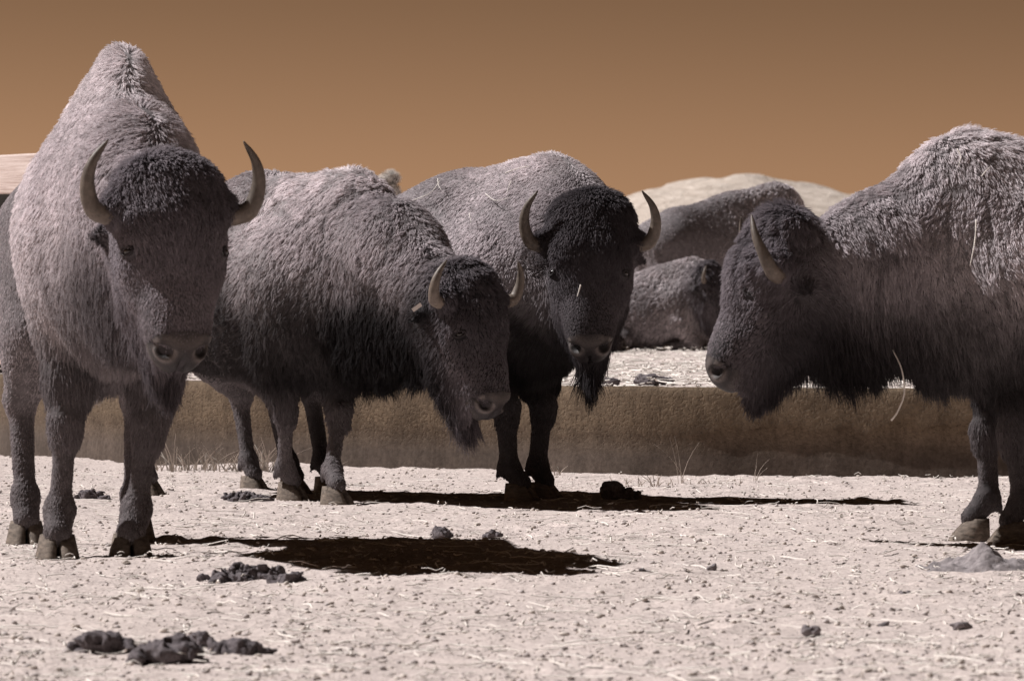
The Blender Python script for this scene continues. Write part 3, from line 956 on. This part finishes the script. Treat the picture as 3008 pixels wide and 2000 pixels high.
    low = low * (1 - W.get('thigh', 0)) * (1 - W.get('face', 0)) * (1 - W.get('muzzle', 0)) * (1 - W.get('cap', 0))
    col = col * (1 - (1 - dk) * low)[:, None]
    cd = bpy.data.hair_curves.new('fur')
    cd.add_curves([npts] * n)
    cd.attributes['position'].data.foreach_set('vector', pts.astype(np.float32).ravel())
    ra = cd.attributes.get('radius') or cd.attributes.new('radius', 'FLOAT', 'POINT')
    ra.data.foreach_set('value', rad.astype(np.float32).ravel())
    ca = cd.attributes.new('fur_color', 'FLOAT_COLOR', 'CURVE')
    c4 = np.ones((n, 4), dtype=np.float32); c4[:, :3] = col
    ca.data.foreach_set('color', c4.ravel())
    cd.materials.append(M['fur'])
    o = bpy.data.objects.new('fur', cd)
    COL.objects.link(o)
    o.parent = root
    return o
# ================================================================== concrete feed bunk
def sweep(path, prof, closed_ends=True):
    n, k = len(path), len(prof)
    t = norm_rows(np.gradient(path, axis=0))
    nv = np.stack([t[:, 1], -t[:, 0]], 1)
    V = np.zeros((n, k, 3))
    for j, (o, z) in enumerate(prof):
        V[:, j, :2] = path + nv * o
        V[:, j, 2] = z
    i = np.arange(n * k).reshape(n, k)
    f = np.stack([i[:-1, :-1], i[1:, :-1], i[1:, 1:], i[:-1, 1:]], -1).reshape(-1, 4)
    faces = [tuple(map(int, q)) for q in f]
    faces.append(tuple(int(a) for a in i[0]))
    faces.append(tuple(int(a) for a in i[-1][::-1]))
    return V.reshape(-1, 3), faces

bp = catmull(TROUGH, 40)
prof = [(.012, -.25), (.012, -.02), (.008, .05), (.002, .11), (.000, .16), (.002, .19), (.006, .21), (.010, .235), (.013, .28), (.012, .34),
        (.008, .40), (.004, .432), (-.006, .446), (-.022, .452), (-.10, .452), (-.135, .447), (-.15, .43), (-.155, -.25)]
bv, bf = sweep(bp, prof)
bn = 0.006 * noise3(bv, 2.0, 5) + 0.004 * noise3(bv, 9.0, 6)
bv[:, 1] += bn; bv[:, 2] += np.where(bv[:, 2] > .38, 0.005 * noise3(bv, 3.5, 9) + .003 * noise3(bv, 13.0, 10), 0)
bunk = new_mesh('feed_bunk', bv, bf, M['concrete'])
tag(bunk, 'long low brown concrete feed bunk curving behind the standing bison', 'feed bunk')

# ================================================================== hills
make_hill('hill', 29.7, 640, 19.0, 56, 200, 3)
make_hill('hill', 60, 760, 20.0, 80, 200, 5)

# ================================================================== plank fence and dark shed wall at the left
def box(name, size, loc, rz, mat, parent=None, bev=.008, wob=0.0, seg=10):
    sx, sy, sz = size
    xs_ = np.linspace(-sx / 2, sx / 2, seg)
    prof_ = [(-sy / 2 + bev, -sz / 2), (sy / 2 - bev, -sz / 2), (sy / 2, -sz / 2 + bev), (sy / 2, sz / 2 - bev), (sy / 2 - bev, sz / 2), (-sy / 2 + bev, sz / 2), (-sy / 2, sz / 2 - bev), (-sy / 2, -sz / 2 + bev)]
    V = np.array([(x, y, z) for x in xs_ for (y, z) in prof_])
    if wob:
        V[:, 2] += wob * noise3(V + np.array([loc[0], loc[1], loc[2] * 7]), 3.0, 2)
        V[:, 1] += wob * .6 * noise3(V + np.array([loc[0], loc[1], loc[2] * 7]), 2.0, 4)
    i = np.arange(seg * 8).reshape(seg, 8)
    f = np.stack([i[:-1], np.roll(i, -1, 1)[:-1], np.roll(i, -1, 1)[1:], i[1:]], -1).reshape(-1, 4)[:, ::-1]
    faces = [tuple(map(int, q)) for q in f] + [tuple(range(8)), tuple((seg - 1) * 8 + 7 - j for j in range(8))]
    o = new_mesh(name, V, faces, mat, parent, smooth=False)
    o.location = loc
    o.rotation_euler = (0, 0, rz)
    return o

fdir = np.array([.62, -.78]); frz = math.atan2(fdir[1], fdir[0])
fmid = np.array([-3.45, 31.6])
fence = empty('plank_fence', (fmid[0], fmid[1], 0), frz)
tag(fence, 'fence of wide pale horizontal planks behind the left bison', 'fence')
for z0, z1 in ((1.60, 1.855), (.985, 1.24), (.475, .72)):
    box('plank', (2.6, .045, z1 - z0), (-.55, 0, (z0 + z1) / 2), 0, M['wood'], fence, wob=.008)
for px in (-1.6, .35):
    box('post', (.13, .13, 1.9), (px, .10, .80), 0, M['wood'], fence, seg=4)
    fence.children[-1].rotation_euler = (0, 0, 0)
shed = box('shed_wall', (3.4, .06, 1.55), (fmid[0] - .55, fmid[1] + 1.9, 1.02), frz, M['dark'], None, seg=4)
tag(shed, 'dark board wall seen through the gaps of the plank fence', 'shed wall')

# ================================================================== pebbles, crumbs and straw lying about (nobody could count them)
ICO_V = np.array([(0, 0, 1)] + [(math.cos(a) * .894, math.sin(a) * .894, .447) for a in np.arange(5) * 1.2566]
                 + [(math.cos(a) * .894, math.sin(a) * .894, -.447) for a in np.arange(5) * 1.2566 + .628] + [(0, 0, -1)])
ICO_F = np.array([(0, 1 + i, 1 + (i + 1) % 5) for i in range(5)] + [(1 + i, 6 + i, 1 + (i + 1) % 5) for i in range(5)]
                 + [(1 + (i + 1) % 5, 6 + i, 6 + (i + 1) % 5) for i in range(5)] + [(11, 6 + (i + 1) % 5, 6 + i) for i in range(5)])

def yard_points(n, y0, y1, g, bias=1.0):
    """points spread so that they cover the seen wedge of the yard"""
    y = y0 * (y1 / y0) ** (g.random(n) ** bias)
    x = (g.random(n) * 2 - 1) * (y * .115 + .25)
    return x, y

def scatter_stones(name, n, y0, y1, smin, smax, mat, seed, flat=.6, sink=.25, behind=False):
    g = np.random.default_rng(seed)
    x, y = yard_points(n, y0, y1, g)
    s = trough_side(x, y)
    ok = (s > .25) if behind else (s < -.05)
    x, y = x[ok], y[ok]; n = len(x)
    size = smin * (smax / smin) ** (g.random(n) ** 3.0)
    z = ground_z(x, y)
    V = ICO_V[None] * (1 + g.normal(0, .16, (n, 12, 1)))
    V = V * np.stack([1 + .5 * g.random(n), .8 + .4 * g.random(n), flat * (.7 + .6 * g.random(n))], 1)[:, None]
    a = g.random(n) * 6.28
    ca, sa = np.cos(a)[:, None], np.sin(a)[:, None]
    V = np.stack([V[..., 0] * ca - V[..., 1] * sa, V[..., 0] * sa + V[..., 1] * ca, V[..., 2]], -1) * size[:, None, None]
    V += np.stack([x, y, z + size * flat * (1 - sink * 2)], 1)[:, None]
    F = (ICO_F[None] + (np.arange(n) * 12)[:, None, None]).reshape(-1, 3)
    o = new_mesh(name, V.reshape(-1, 3), F, mat, smooth=True)
    return o

tag(scatter_stones('gravel', 12000, 10.4, 27, .0018, .011, M['pebble'], 21), kind='stuff')
tag(scatter_stones('dirt_crumbs', 12000, 10.4, 27, .002, .010, M['crumb'], 22), kind='stuff')

def straw_mesh(name, n, y0, y1, lmin, lmax, rad, seed, behind=False, lift=.02, mat='straw', bias=1.0):
    g = np.random.default_rng(seed)
    x, y = yard_points(n, y0, y1, g, bias)
    s = trough_side(x, y)
    ok = (s > .2) if behind else (s < -.03)
    x, y = x[ok], y[ok]; n = len(x)
    L = lmin * (lmax / lmin) ** (g.random(n) ** 1.6)
    a = g.random(n) * 6.28
    bend = g.normal(0, .35, n)
    t = np.linspace(-.5, .5, 4)
    ang = a[:, None] + bend[:, None] * t[None] * 2
    dx = np.cumsum(np.cos(ang), 1) * (L / 4)[:, None]; dy = np.cumsum(np.sin(ang), 1) * (L / 4)[:, None]
    cx = x[:, None] + dx - dx.mean(1, keepdims=True); cyy = y[:, None] + dy - dy.mean(1, keepdims=True)
    cz = ground_z(cx, cyy, True) + .004 + lift * (g.random((n, 1)) ** 3) + g.normal(0, .003, (n, 4))
    cen = np.stack([cx, cyy, cz], -1)
    r = rad * (.6 + .8 * g.random(n))[:, None, None]
    side = np.stack([-np.sin(ang), np.cos(ang), 0 * ang], -1)
    up = np.array([0, 0, 1.0])
    ring = np.stack([cen + side * r, cen + up * r * .9, cen - side * r], 2)   # n,4,3,3
    V = ring.reshape(-1, 3)
    base = (np.arange(n) * 12)[:, None]
    quads = []
    for k in range(3):
        for j in range(3):
            quads.append(np.stack([k * 3 + j, k * 3 + (j + 1) % 3, (k + 1) * 3 + (j + 1) % 3, (k + 1) * 3 + j]))
    F = (np.array(quads)[None] + base[:, :, None]).reshape(-1, 4)
    return new_mesh(name, V, F, M[mat], smooth=False)

tag(straw_mesh('straw_litter', 3000, 10.4, 25, .03, .26, .0026, 31), kind='stuff')
tag(straw_mesh('straw_litter', 9000, 23.5, 62, .06, .30, .006, 33, behind=True, lift=.05), kind='stuff')

# ================================================================== dung, clods and mounds
def lump_pile(name, spheres, seed, h, mat, rough=.010, loc=(0, 0, 0), cracks=55.0):
    B = Body()
    for (x, y, z, r, sx, sy, sz) in spheres:
        B.cap((x, y, z), (x, y, z), r, S=(sx, sy, sz), k=r * .35)
    F, lo = B.grid(h)
    n = F.shape
    X, Y, Z = np.meshgrid(*[lo[i] + np.arange(n[i]) * h for i in range(3)], indexing='ij')
    P = np.stack([X, Y, Z], -1).reshape(-1, 3)
    near = np.abs(F.ravel()) < rough * 3.5 + h * 2
    d = np.zeros(len(P))
    Pn = P[near]
    d[near] = rough * (noise3(Pn, cracks, seed) + .6 * noise3(Pn, cracks * 2.3, seed + 1) + .8 * np.abs(noise3(Pn, cracks * .6, seed + 2)) - .3)
    F = F + d.reshape(F.shape).astype(np.float32)
    V, Q = surface_net(F, lo, h)
    o = new_mesh(name, V, Q, mat)
    o.location = loc
    return o

def random_pile(seed, n, w, d, hgt, r0, r1):
    g = np.random.default_rng(seed)
    out = []
    for i in range(n):
        r = r0 + (r1 - r0) * g.random()
        x, y = g.normal(0, w * .45), g.normal(0, d * .45)
        fall = max(0, 1 - (x / w) ** 2 - (y / d) ** 2)
        out.append((x, y, r * .35 + fall * hgt * g.random(), r, .8 + .6 * g.random(), .8 + .5 * g.random(), .55 + .45 * g.random()))
    return out

def at_ground(px, py):
    """yard point under a given sight line of the level survey (px, py in the 2358-wide plate)"""
    d = CAM_H * 11000.0 / (py - 720.0)
    x = (px - 1179.0) * d / 11000.0
    return x, d, float(ground_z(np.array([x]), np.array([d]), False)[0])

PILES = [
    (235, 1492, 11, .075, .05, .03, .014, .030, 'dung', 'crumbled dark dung at the bottom left, leftmost of three heaps', .0045),
    (395, 1512, 12, .055, .05, .055, .020, .034, 'dung', 'biggest lumpy dung heap of the three at the bottom left', .0045),
    (452, 1478, 4, .018, .02, .05, .018, .026, 'dung', 'upright knob of dung behind the biggest dung heap', .004),
    (552, 1500, 6, .05, .03, .025, .026, .036, 'dung', 'smooth split dung lump right of the biggest dung heap', .004),
    (570, 1330, 16, .14, .11, .02, .018, .035, 'dung', 'trampled dark dung pat on the ground right of the left bison', .006),
    (660, 1338, 6, .05, .04, .02, .014, .026, 'dung', 'small crumbled dung next to the trampled pat', .005),
    (1013, 1240, 4, .035, .03, .03, .018, .030, 'dung', 'dark lump on the far rim of the big shadow', .006),
    (1135, 1246, 3, .022, .02, .02, .014, .022, 'dung', 'small dark lump near the tip of the big shadow', .005),
    (555, 1150, 7, .09, .05, .03, .018, .036, 'dung', 'row of dark clods between the hooves of the curly bison', .006),
    (1412, 1150, 4, .05, .04, .05, .026, .042, 'dung', 'larger of two dark lumps in the shadow of the middle bison', .006),
    (1452, 1150, 2, .02, .02, .03, .024, .034, 'dung', 'smaller of two dark lumps in the shadow of the middle bison', .006),
    (215, 1150, 6, .07, .05, .02, .018, .032, 'dung', 'dark clods between the legs of the left bison', .006),
    (1868, 1446, 4, .016, .014, .012, .012, .018, 'clod', 'knobbly dark clod alone on the ground at lower right', .004),
    (2037, 1432, 2, .01, .01, .012, .010, .014, 'clod', 'small upright clod right of the knobbly clod', .003),
    (2212, 1436, 3, .02, .01, .010, .010, .015, 'clod', 'angular clod beside straw at the lower right', .003),
    (1500, 1328, 3, .035, .02, .0, .010, .016, 'clod', 'flat flake of bark right of the big shadow', .003),
    (2090, 1372, 4, .035, .01, .01, .008, .014, 'clod', 'short row of dark crumbs left of the dirt mound', .003),
    (1635, 1314, 2, .016, .012, .006, .010, .014, 'clod', 'dark pebble-sized clod in the open ground at centre right', .003),
    (310, 1352, 3, .02, .02, .010, .010, .016, 'pebble', 'pale stones lying before the left bison front hooves', .003),
]
for i, (px, py, n, w, d_, hg, r0, r1, mk, lb, ro) in enumerate(PILES):
    x, y, z = at_ground(px, py)
    nm = {'dung': 'dung_pile', 'mound': 'dirt_mound', 'clod': 'dirt_clod', 'pebble': 'pale_stone'}[mk]
    o = lump_pile(nm, random_pile(100 + i, int(n * 1.5), w, d_, hg, r0 * .7, r1), i * 5 + 1, .005 if r1 < .04 else .008, M[mk], ro * 2.2, (x, y, z - .002))
    o.rotation_euler = (0, 0, 0)
    tag(o, lb, {'dung': 'dung', 'mound': 'dirt mound', 'clod': 'clod', 'pebble': 'stone'}[mk], {'dung': 'dung lying in the yard', 'clod': 'clods on the ground'}.get(mk))

# low mound of loose grey dirt: a heaped sheet with crumbled edges
x, y, z = at_ground(2262, 1312)
n_ = 56
uu = np.linspace(-1, 1, n_)
X, Y = np.meshgrid(uu, uu, indexing='ij')
pp = np.stack([X * .30, Y * .22, X * 0], -1).reshape(-1, 3)
rr = np.sqrt(X ** 2 + Y ** 2) + .18 * noise3(pp, 9.0, 3).reshape(X.shape)
zz = .075 * np.exp(-(rr / .45) ** 2) + .020 * noise3(pp, 16.0, 4).reshape(X.shape) * smooth01(1.2 - rr) + .014 * noise3(pp, 40.0, 5).reshape(X.shape) * smooth01(1.2 - rr) - .02 * smooth01((rr - .55) / .4)
ii = np.arange(n_ * n_).reshape(n_, n_)
mo = new_mesh('dirt_mound', np.stack([X * .30, Y * .22, zz], -1).reshape(-1, 3), np.stack([ii[:-1, :-1], ii[1:, :-1], ii[1:, 1:], ii[:-1, 1:]], -1).reshape(-1, 4), M['mound'])
mo.location = (x, y, z)
tag(mo, 'low mound of grey loose dirt in front of the right bison', 'dirt mound')

# dung lying on the straw just behind the bunk
o = lump_pile('dung_pile', random_pile(150, 12, .17, .07, .02, .02, .04), 77, .008, M['dung'], .007, (.77, 25.3, T_TOP - .01))
tag(o, 'black dung on the straw along the rim of the feed bunk', 'dung', 'dung lying in the yard')

# ================================================================== dry grass tufts and weeds at the foot of the bunk
def grass_tuft(px, py, n, hgt, spread, seed, label, lean=.85, rad=.005):
    g = np.random.default_rng(seed)
    x0, y0, z0 = at_ground(px, py)
    root = empty('grass_tuft', (x0, y0, z0))
    tag(root, label, 'grass', 'dry grass at the foot of the bunk')
    for i in range(n):
        V, F = [], []
        a = g.random() * 6.28
        bx, by = g.normal(0, spread), g.normal(0, spread * .35)
        L = hgt * (.45 + .65 * g.random())
        ln = lean * (.3 + g.random())
        for k in range(5):
            t = k / 4
            p = np.array([bx + math.cos(a) * ln * L * t ** 1.6, by + math.sin(a) * ln * L * t ** 1.6 * .6, L * t * (1 - .25 * t * ln) - .01])
            r = rad * (1 - .75 * k / 4) * (.7 + .6 * g.random())
            V += [p + np.array([r, 0, 0]), p + np.array([-r * .5, r * .87, 0]), p + np.array([-r * .5, -r * .87, 0])]
        for k in range(4):
            for j in range(3):
                F.append((k * 3 + j, k * 3 + (j + 1) % 3, k * 3 + 3 + (j + 1) % 3, k * 3 + 3 + j))
        new_mesh('blade', V, F, M['drygrass'], root, smooth=False)
    return root
grass_tuft(345, 1078, 12, .12, .05, 1, 'sparse dry grass against the bunk just right of the left bison')
grass_tuft(445, 1082, 44, .17, .085, 2, 'thickest tuft of dry grass against the bunk')
grass_tuft(528, 1086, 20, .14, .05, 3, 'dry grass tuft left of the pale hind leg')
grass_tuft(615, 1088, 30, .20, .04, 4, 'dry grass tuft between hind and front legs of the curly bison')
grass_tuft(405, 1080, 2, .34, .01, 5, 'tall single dry stem leaning over the grass at the bunk', .55)
grass_tuft(755, 1090, 5, .08, .03, 6, 'few blades beside the front leg of the curly bison', .9)
grass_tuft(1285, 1100, 7, .09, .03, 7, 'bent dry stems right of the dark front legs', .8)
grass_tuft(1500, 1122, 18, .10, .08, 8, 'low tangle of weeds at the bunk under the lying bison', .9)
grass_tuft(1568, 1115, 4, .25, .012, 9, 'thin upright weed against the bunk at centre right', .5, .0022)
grass_tuft(1745, 1112, 4, .16, .012, 10, 'branching dry weed against the bunk left of the right bison', .8, .0022)
grass_tuft(1640, 1118, 16, .05, .10, 11, 'short matted dry grass between two weeds at the bunk', 1.0)

# ================================================================== far tree
tr = empty('tree', (-10.6, 400, .9))
tag(tr, 'pale distant tree top showing between two bison backs', 'tree')
tv, tf = [], []
K = 8
for k in range(6):
    zz = k * 2.0; r = .35 - .05 * k
    tv += [(r * math.cos(a) + .1 * math.sin(k), r * math.sin(a), zz) for a in np.arange(K) * 2 * math.pi / K]
tf = [(k * K + j, k * K + (j + 1) % K, (k + 1) * K + (j + 1) % K, (k + 1) * K + j) for k in range(5) for j in range(K)]
new_mesh('trunk', tv, tf, M['dark'], tr)
g = np.random.default_rng(5)
nl = 9000
dirs = norm_rows(g.normal(0, 1, (nl, 3)))
cl = norm_rows(g.normal(0, 1, (26, 3))) * np.array([1.25, 1.25, 2.2]) * (.6 + .4 * g.random((26, 1)))
pc = cl[g.integers(0, 26, nl)] + dirs * (.55 * g.random((nl, 1)) ** .4) + np.array([0, 0, 9.9])
u1 = norm_rows(g.normal(0, 1, (nl, 3))) * .10; u2 = norm_rows(g.normal(0, 1, (nl, 3))) * .10
LV = np.stack([pc - u1, pc + u2, pc + u1, pc - u2], 1).reshape(-1, 3)
new_mesh('crown', LV, np.arange(nl * 4).reshape(-1, 4), M['bush'], tr)
# ================================================================== the herd
FUR = True
HN = 210000
S4 = 1.49 / 1.58
def yaw_to(dx, dy):
    return math.atan2(dy, dx)

herd = []
def herd_add(spec, label):
    r, info = build_bison(spec)
    tag(r, label, 'bison', spec.get('group', 'bison in the yard'))
    herd.append((r, info))
    return r, info

# 1: big one at the left, facing the camera
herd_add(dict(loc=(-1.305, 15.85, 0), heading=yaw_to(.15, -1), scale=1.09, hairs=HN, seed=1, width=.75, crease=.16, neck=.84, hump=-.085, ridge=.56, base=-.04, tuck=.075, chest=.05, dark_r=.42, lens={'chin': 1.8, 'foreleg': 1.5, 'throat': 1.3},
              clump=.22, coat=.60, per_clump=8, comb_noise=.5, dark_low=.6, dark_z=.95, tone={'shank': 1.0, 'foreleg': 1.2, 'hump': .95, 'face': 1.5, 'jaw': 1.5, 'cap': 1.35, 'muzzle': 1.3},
              fore=[(-1.269, 15.88), (-1.505, 15.80)], hind=[(-1.34, 17.0), (-1.72, 16.9)],
              head=dict(poll=(-1.055, 14.95, 1.175), yaw=yaw_to(.36, -1), pitch=R(72), size=1.09, horn=.88, cap=.04)),
         'tall bison facing the camera at the left, pale peaked hump')
# 2: side-on, head low
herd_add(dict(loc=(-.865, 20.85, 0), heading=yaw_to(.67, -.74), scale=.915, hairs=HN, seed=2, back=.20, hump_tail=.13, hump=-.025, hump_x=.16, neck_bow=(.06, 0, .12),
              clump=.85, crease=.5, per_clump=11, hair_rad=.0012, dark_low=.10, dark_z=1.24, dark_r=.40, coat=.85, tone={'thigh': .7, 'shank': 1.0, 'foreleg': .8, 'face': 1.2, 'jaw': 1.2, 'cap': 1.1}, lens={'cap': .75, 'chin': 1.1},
              fore=[(-.77, 20.55), (-.985, 21.1)], hind=[(-1.20, 21.95), (-1.65, 21.55)],
              head=dict(poll=(-.128, 19.88, .902), yaw=yaw_to(.76, -.65), pitch=R(74), size=1.06, horn=.68, cap=.06, cap_w=1.02, horn_out=.03, horn_far=.04, horn_tone=1.25)),
         'curly coated bison with its head hung low in front of the dark one')
# 3: centre, face to the camera
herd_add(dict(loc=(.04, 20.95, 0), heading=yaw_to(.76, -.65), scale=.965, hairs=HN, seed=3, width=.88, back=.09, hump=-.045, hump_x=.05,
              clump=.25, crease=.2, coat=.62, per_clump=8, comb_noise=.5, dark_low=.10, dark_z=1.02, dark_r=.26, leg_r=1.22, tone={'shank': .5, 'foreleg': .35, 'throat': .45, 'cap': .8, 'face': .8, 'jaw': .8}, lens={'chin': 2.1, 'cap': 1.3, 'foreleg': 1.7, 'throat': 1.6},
              fore=[(.125, 20.95), (.02, 20.82)], hind=[(-.85, 21.75), (-1.0, 21.6)],
              head=dict(poll=(.332, 20.35, 1.155), yaw=yaw_to(-.03, -1), pitch=R(75), size=1.10, horn=.88)),
         'dark faced bison in the middle staring straight at the camera')
# 4: right, profile
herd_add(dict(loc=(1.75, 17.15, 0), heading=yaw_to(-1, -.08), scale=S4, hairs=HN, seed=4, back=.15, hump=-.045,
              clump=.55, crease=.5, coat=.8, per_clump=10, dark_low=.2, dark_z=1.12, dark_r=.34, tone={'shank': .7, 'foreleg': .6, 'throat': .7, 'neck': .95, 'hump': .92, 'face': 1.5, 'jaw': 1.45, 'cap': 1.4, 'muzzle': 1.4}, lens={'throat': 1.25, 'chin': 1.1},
              throat_bow=(.02, 0, .07), neck_bow=(.04, 0, -.01), chest=.03,
              fore=[(1.80, 17.02), (1.69, 17.28)], hind=[(2.95, 17.1), (3.0, 17.45)],
              head=dict(poll=(.875, 16.95, 1.035), yaw=yaw_to(-1, -.05), pitch=R(63), size=1.02, chin=1.15,
                        horn=.82, horn_r=1.0, horn_curve=[(.02, .10, -.085), (.055, .18, -.085), (.055, .235, -.045), (.010, .258, .020), (-.045, .245, .085), (-.115, .205, .135)])),
         'bison seen in left profile at the right edge of the photo')

# behind the bunk, on the higher ground
UG = T_TOP - .02
LOWL = {}
herd_add(dict(loc=(2.78, 52.5, UG), heading=yaw_to(.88, .47), scale=1.14, hairs=30000, seed=5, back=.10, width=.95, hair_rad=.0032, res=.024, lens={t: .7 for t in COAT},
              fore=[(2.70, 52.7, UG), (2.86, 52.35, UG)], hind=[(1.5, 51.9, UG), (1.62, 51.6, UG)],
              tone={'rump': 1.0, 'barrel': .85, 'thigh': .9, 'hump': .9},
              head=dict(poll=(3.7, 53.0, UG + .95), yaw=yaw_to(.88, .47), pitch=R(60), size=1.0), group='bison behind the bunk'),
         'sleek bison standing behind the bunk, rump towards the camera')
herd_add(dict(loc=(.45, 57.4, UG), heading=yaw_to(-1, .15), scale=1.0, hairs=20000, seed=6, hair_rad=.004, res=.024, back=.16,
              fore=[(.45, 57.3, UG), (.45, 57.6, UG)], hind=[(1.8, 57.1, UG), (1.8, 57.4, UG)],
              tone={t: .5 for t in COAT},
              head=dict(poll=(-.4, 57.4, UG + 1.0), yaw=yaw_to(-1, .1), pitch=R(60), size=1.0), group='bison behind the bunk'),
         'dark bison mostly hidden behind the right horn of the middle bison')
herd_add(dict(loc=(1.72, 48.5, UG), heading=yaw_to(1, -.25), scale=.86, hairs=40000, seed=7, hair_rad=.0030, res=.02, lying=True, tone={t: .72 for t in COAT}, dark_low=.5, dark_z=.75,
              head=dict(poll=(2.05, 48.2, UG + .74), yaw=yaw_to(.9, -.45), pitch=R(66), size=1.0, horn=.7), group='bison behind the bunk'),
         'bison lying on the straw behind the bunk')
herd_add(dict(loc=(.55, 47.0, UG), heading=yaw_to(1, -.1), scale=.75, hairs=12000, seed=8, hair_rad=.0035, res=.024, lying=True,
              tone={t: .6 for t in COAT},
              head=dict(poll=(.82, 46.8, UG + .33), yaw=yaw_to(1, -.1), pitch=R(35), size=.85, horn=.5), group='bison behind the bunk'),
         'resting bison of which only the snout shows beside the middle beard')
# ================================================================== straws caught in the coats, ear tag
from mathutils.bvhtree import BVHTree
def plate_ray(px, py):
    d = Vector(((px - 1179.0) / 11000.0, 1.0, -(py - 720.0) / 11000.0))
    return Vector((0, 0, CAM_H)), d.normalized()

TREES = []
for r, info in herd[:4]:
    Mx = Matrix.Translation(Vector(info['loc'])) @ Matrix.Rotation(info['hd'], 4, 'Z') @ Matrix.Scale(info['sc'], 4)
    Vw = [Mx @ Vector(v) for v in info['V']]
    TREES.append(BVHTree.FromPolygons(Vw, info['Q'].tolist()))

def on_coat(k, px, py, off=.035):
    o, d = plate_ray(px, py)
    hit = TREES[k].ray_cast(o, d)
    if hit[0] is None:
        return None
    return np.array(hit[0] + hit[1] * off * .8 - d * off * .5)

def tube(name, pts, rad, mat, label, cat, group=None, K=5, taper=.5):
    path = catmull(np.array(pts), 6)
    n = len(path)
    t = norm_rows(np.gradient(path, axis=0))
    ref = np.array([.13, .3, .95])
    u = norm_rows(np.cross(t, ref)); w = np.cross(u, t)
    a = np.arange(K) * 2 * math.pi / K
    rr = rad * np.linspace(1, taper, n)
    V = (path[:, None] + rr[:, None, None] * (np.cos(a)[None, :, None] * u[:, None] + np.sin(a)[None, :, None] * w[:, None])).reshape(-1, 3)
    i = np.arange(n * K).reshape(n, K)
    f = np.stack([i[:-1], np.roll(i, -1, 1)[:-1], np.roll(i, -1, 1)[1:], i[1:]], -1).reshape(-1, 4)
    faces = [tuple(map(int, q)) for q in f] + [tuple(range(K))[::-1], tuple((n - 1) * K + j for j in range(K))]
    org = V.mean(0)
    o = new_mesh(name, V - org, faces, mat)
    o.location = org
    return tag(o, label, cat, group)

BACK = 'straws caught in the coat of the middle bison'
STRAWS = [  # animal, start, middle, end in plate pixels, radius, label
    (2, (960, 470), (1000, 452), (1022, 425), .0016, 'longest bent straw on the grey flank of the middle bison'),
    (2, (1016, 422), (1018, 436), (1024, 446), .0014, 'short kinked straw above the long bent one on the middle bison'),
    (2, (1172, 408), (1200, 398), (1228, 392), .0016, 'pale straw lying near the top of the middle bison shoulder'),
    (2, (1186, 425), (1180, 440), (1176, 455), .0013, 'small upright straw on the lit shoulder of the middle bison'),
    (2, (1128, 455), (1150, 470), (1185, 462), .0013, 'curved straw across the lit shoulder of the middle bison'),
    (2, (1090, 500), (1092, 512), (1094, 522), .0013, 'tiny straw low on the flank of the middle bison'),
    (2, (1000, 545), (1004, 556), (1008, 565), .0013, 'tiny straw on the dark flank above the ear tag'),
    (2, (1340, 655), (1338, 668), (1335, 685), .0022, 'short straw hanging between the eyes of the middle bison'),
    (3, (2247, 512), (2246, 560), (2238, 615), .0020, 'long pale straw hanging upright on the right bison shoulder'),
    (3, (2205, 355), (2212, 372), (2206, 395), .0014, 'thin curved straw on the hump of the right bison'),
    (3, (2258, 415), (2268, 402), (2276, 395), .0013, 'small straw near the right photo edge on the hump'),
    (3, (1745, 496), (1760, 486), (1778, 482), .0024, 'pale straw lying on the wool before the right bison horn'),
    (0, (253, 878), (257, 888), (262, 897), .0022, 'short straw on the chest of the left bison'),
]
for k, a_, b_, c_, rad, lb in STRAWS:
    pts = [on_coat(k, *q) for q in (a_, b_, c_)]
    if all(p is not None for p in pts):
        tube('straw_stalk', pts, rad * 1.6, M['straw'], lb, 'straw', BACK if k == 2 else None, K=4)

# the long stalk with a frayed head hanging from the right bison's throat hair
s0 = np.array([(2058 - 1179) / 11000 * 16.85, 16.85, CAM_H - (808 - 720) / 11000 * 16.85])
def pl(px, py, d): return ((px - 1179) / 11000 * d, d, CAM_H - (py - 720) / 11000 * d)
tube('hanging_stalk', [pl(2056, 806, 16.88), pl(2076, 850, 16.82), pl(2082, 905, 16.8), pl(2068, 945, 16.8), pl(2052, 968, 16.8)], .0022, M['straw'],
     'long dry stalk hanging below the throat of the right bison', 'straw', None, 5, 1.6)

# pale tag in the ear of the curly bison
H2 = herd[1][1]['H']
base = H2 @ np.array([.01, -.20, -.17, 1])
r2 = herd[1][0]
tv = np.array([(x, y, z) for x in (-.009, .009) for y in (-.0025, .0025) for z in (-.024, .024)])
ang = .95
ca_, sa_ = math.cos(ang), math.sin(ang)
yaw2 = -math.atan2(.67, .74) * 0
tv = np.stack([tv[:, 0] * ca_ + tv[:, 2] * sa_, tv[:, 1], -tv[:, 0] * sa_ + tv[:, 2] * ca_], 1)
hd2 = herd[1][1]['hd']
tv = np.stack([tv[:, 0] * math.cos(-hd2) - tv[:, 1] * math.sin(-hd2), tv[:, 0] * math.sin(-hd2) + tv[:, 1] * math.cos(-hd2), tv[:, 2]], 1)
eye_dir = np.array([-math.sin(hd2) * -1, -math.cos(hd2), 0]) * 0
cam_l = np.array([(0 - herd[1][1]['loc'][0]) * math.cos(hd2) + (0 - herd[1][1]['loc'][1]) * math.sin(hd2), -(0 - herd[1][1]['loc'][0]) * math.sin(hd2) + (0 - herd[1][1]['loc'][1]) * math.cos(hd2), 0])
cam_l /= np.linalg.norm(cam_l)
new_mesh('ear_tag', tv + base[:3] + cam_l * .035, [(0, 1, 3, 2), (4, 6, 7, 5), (0, 4, 5, 1), (2, 3, 7, 6), (0, 2, 6, 4), (1, 5, 7, 3)], M['tag'], r2, smooth=False)
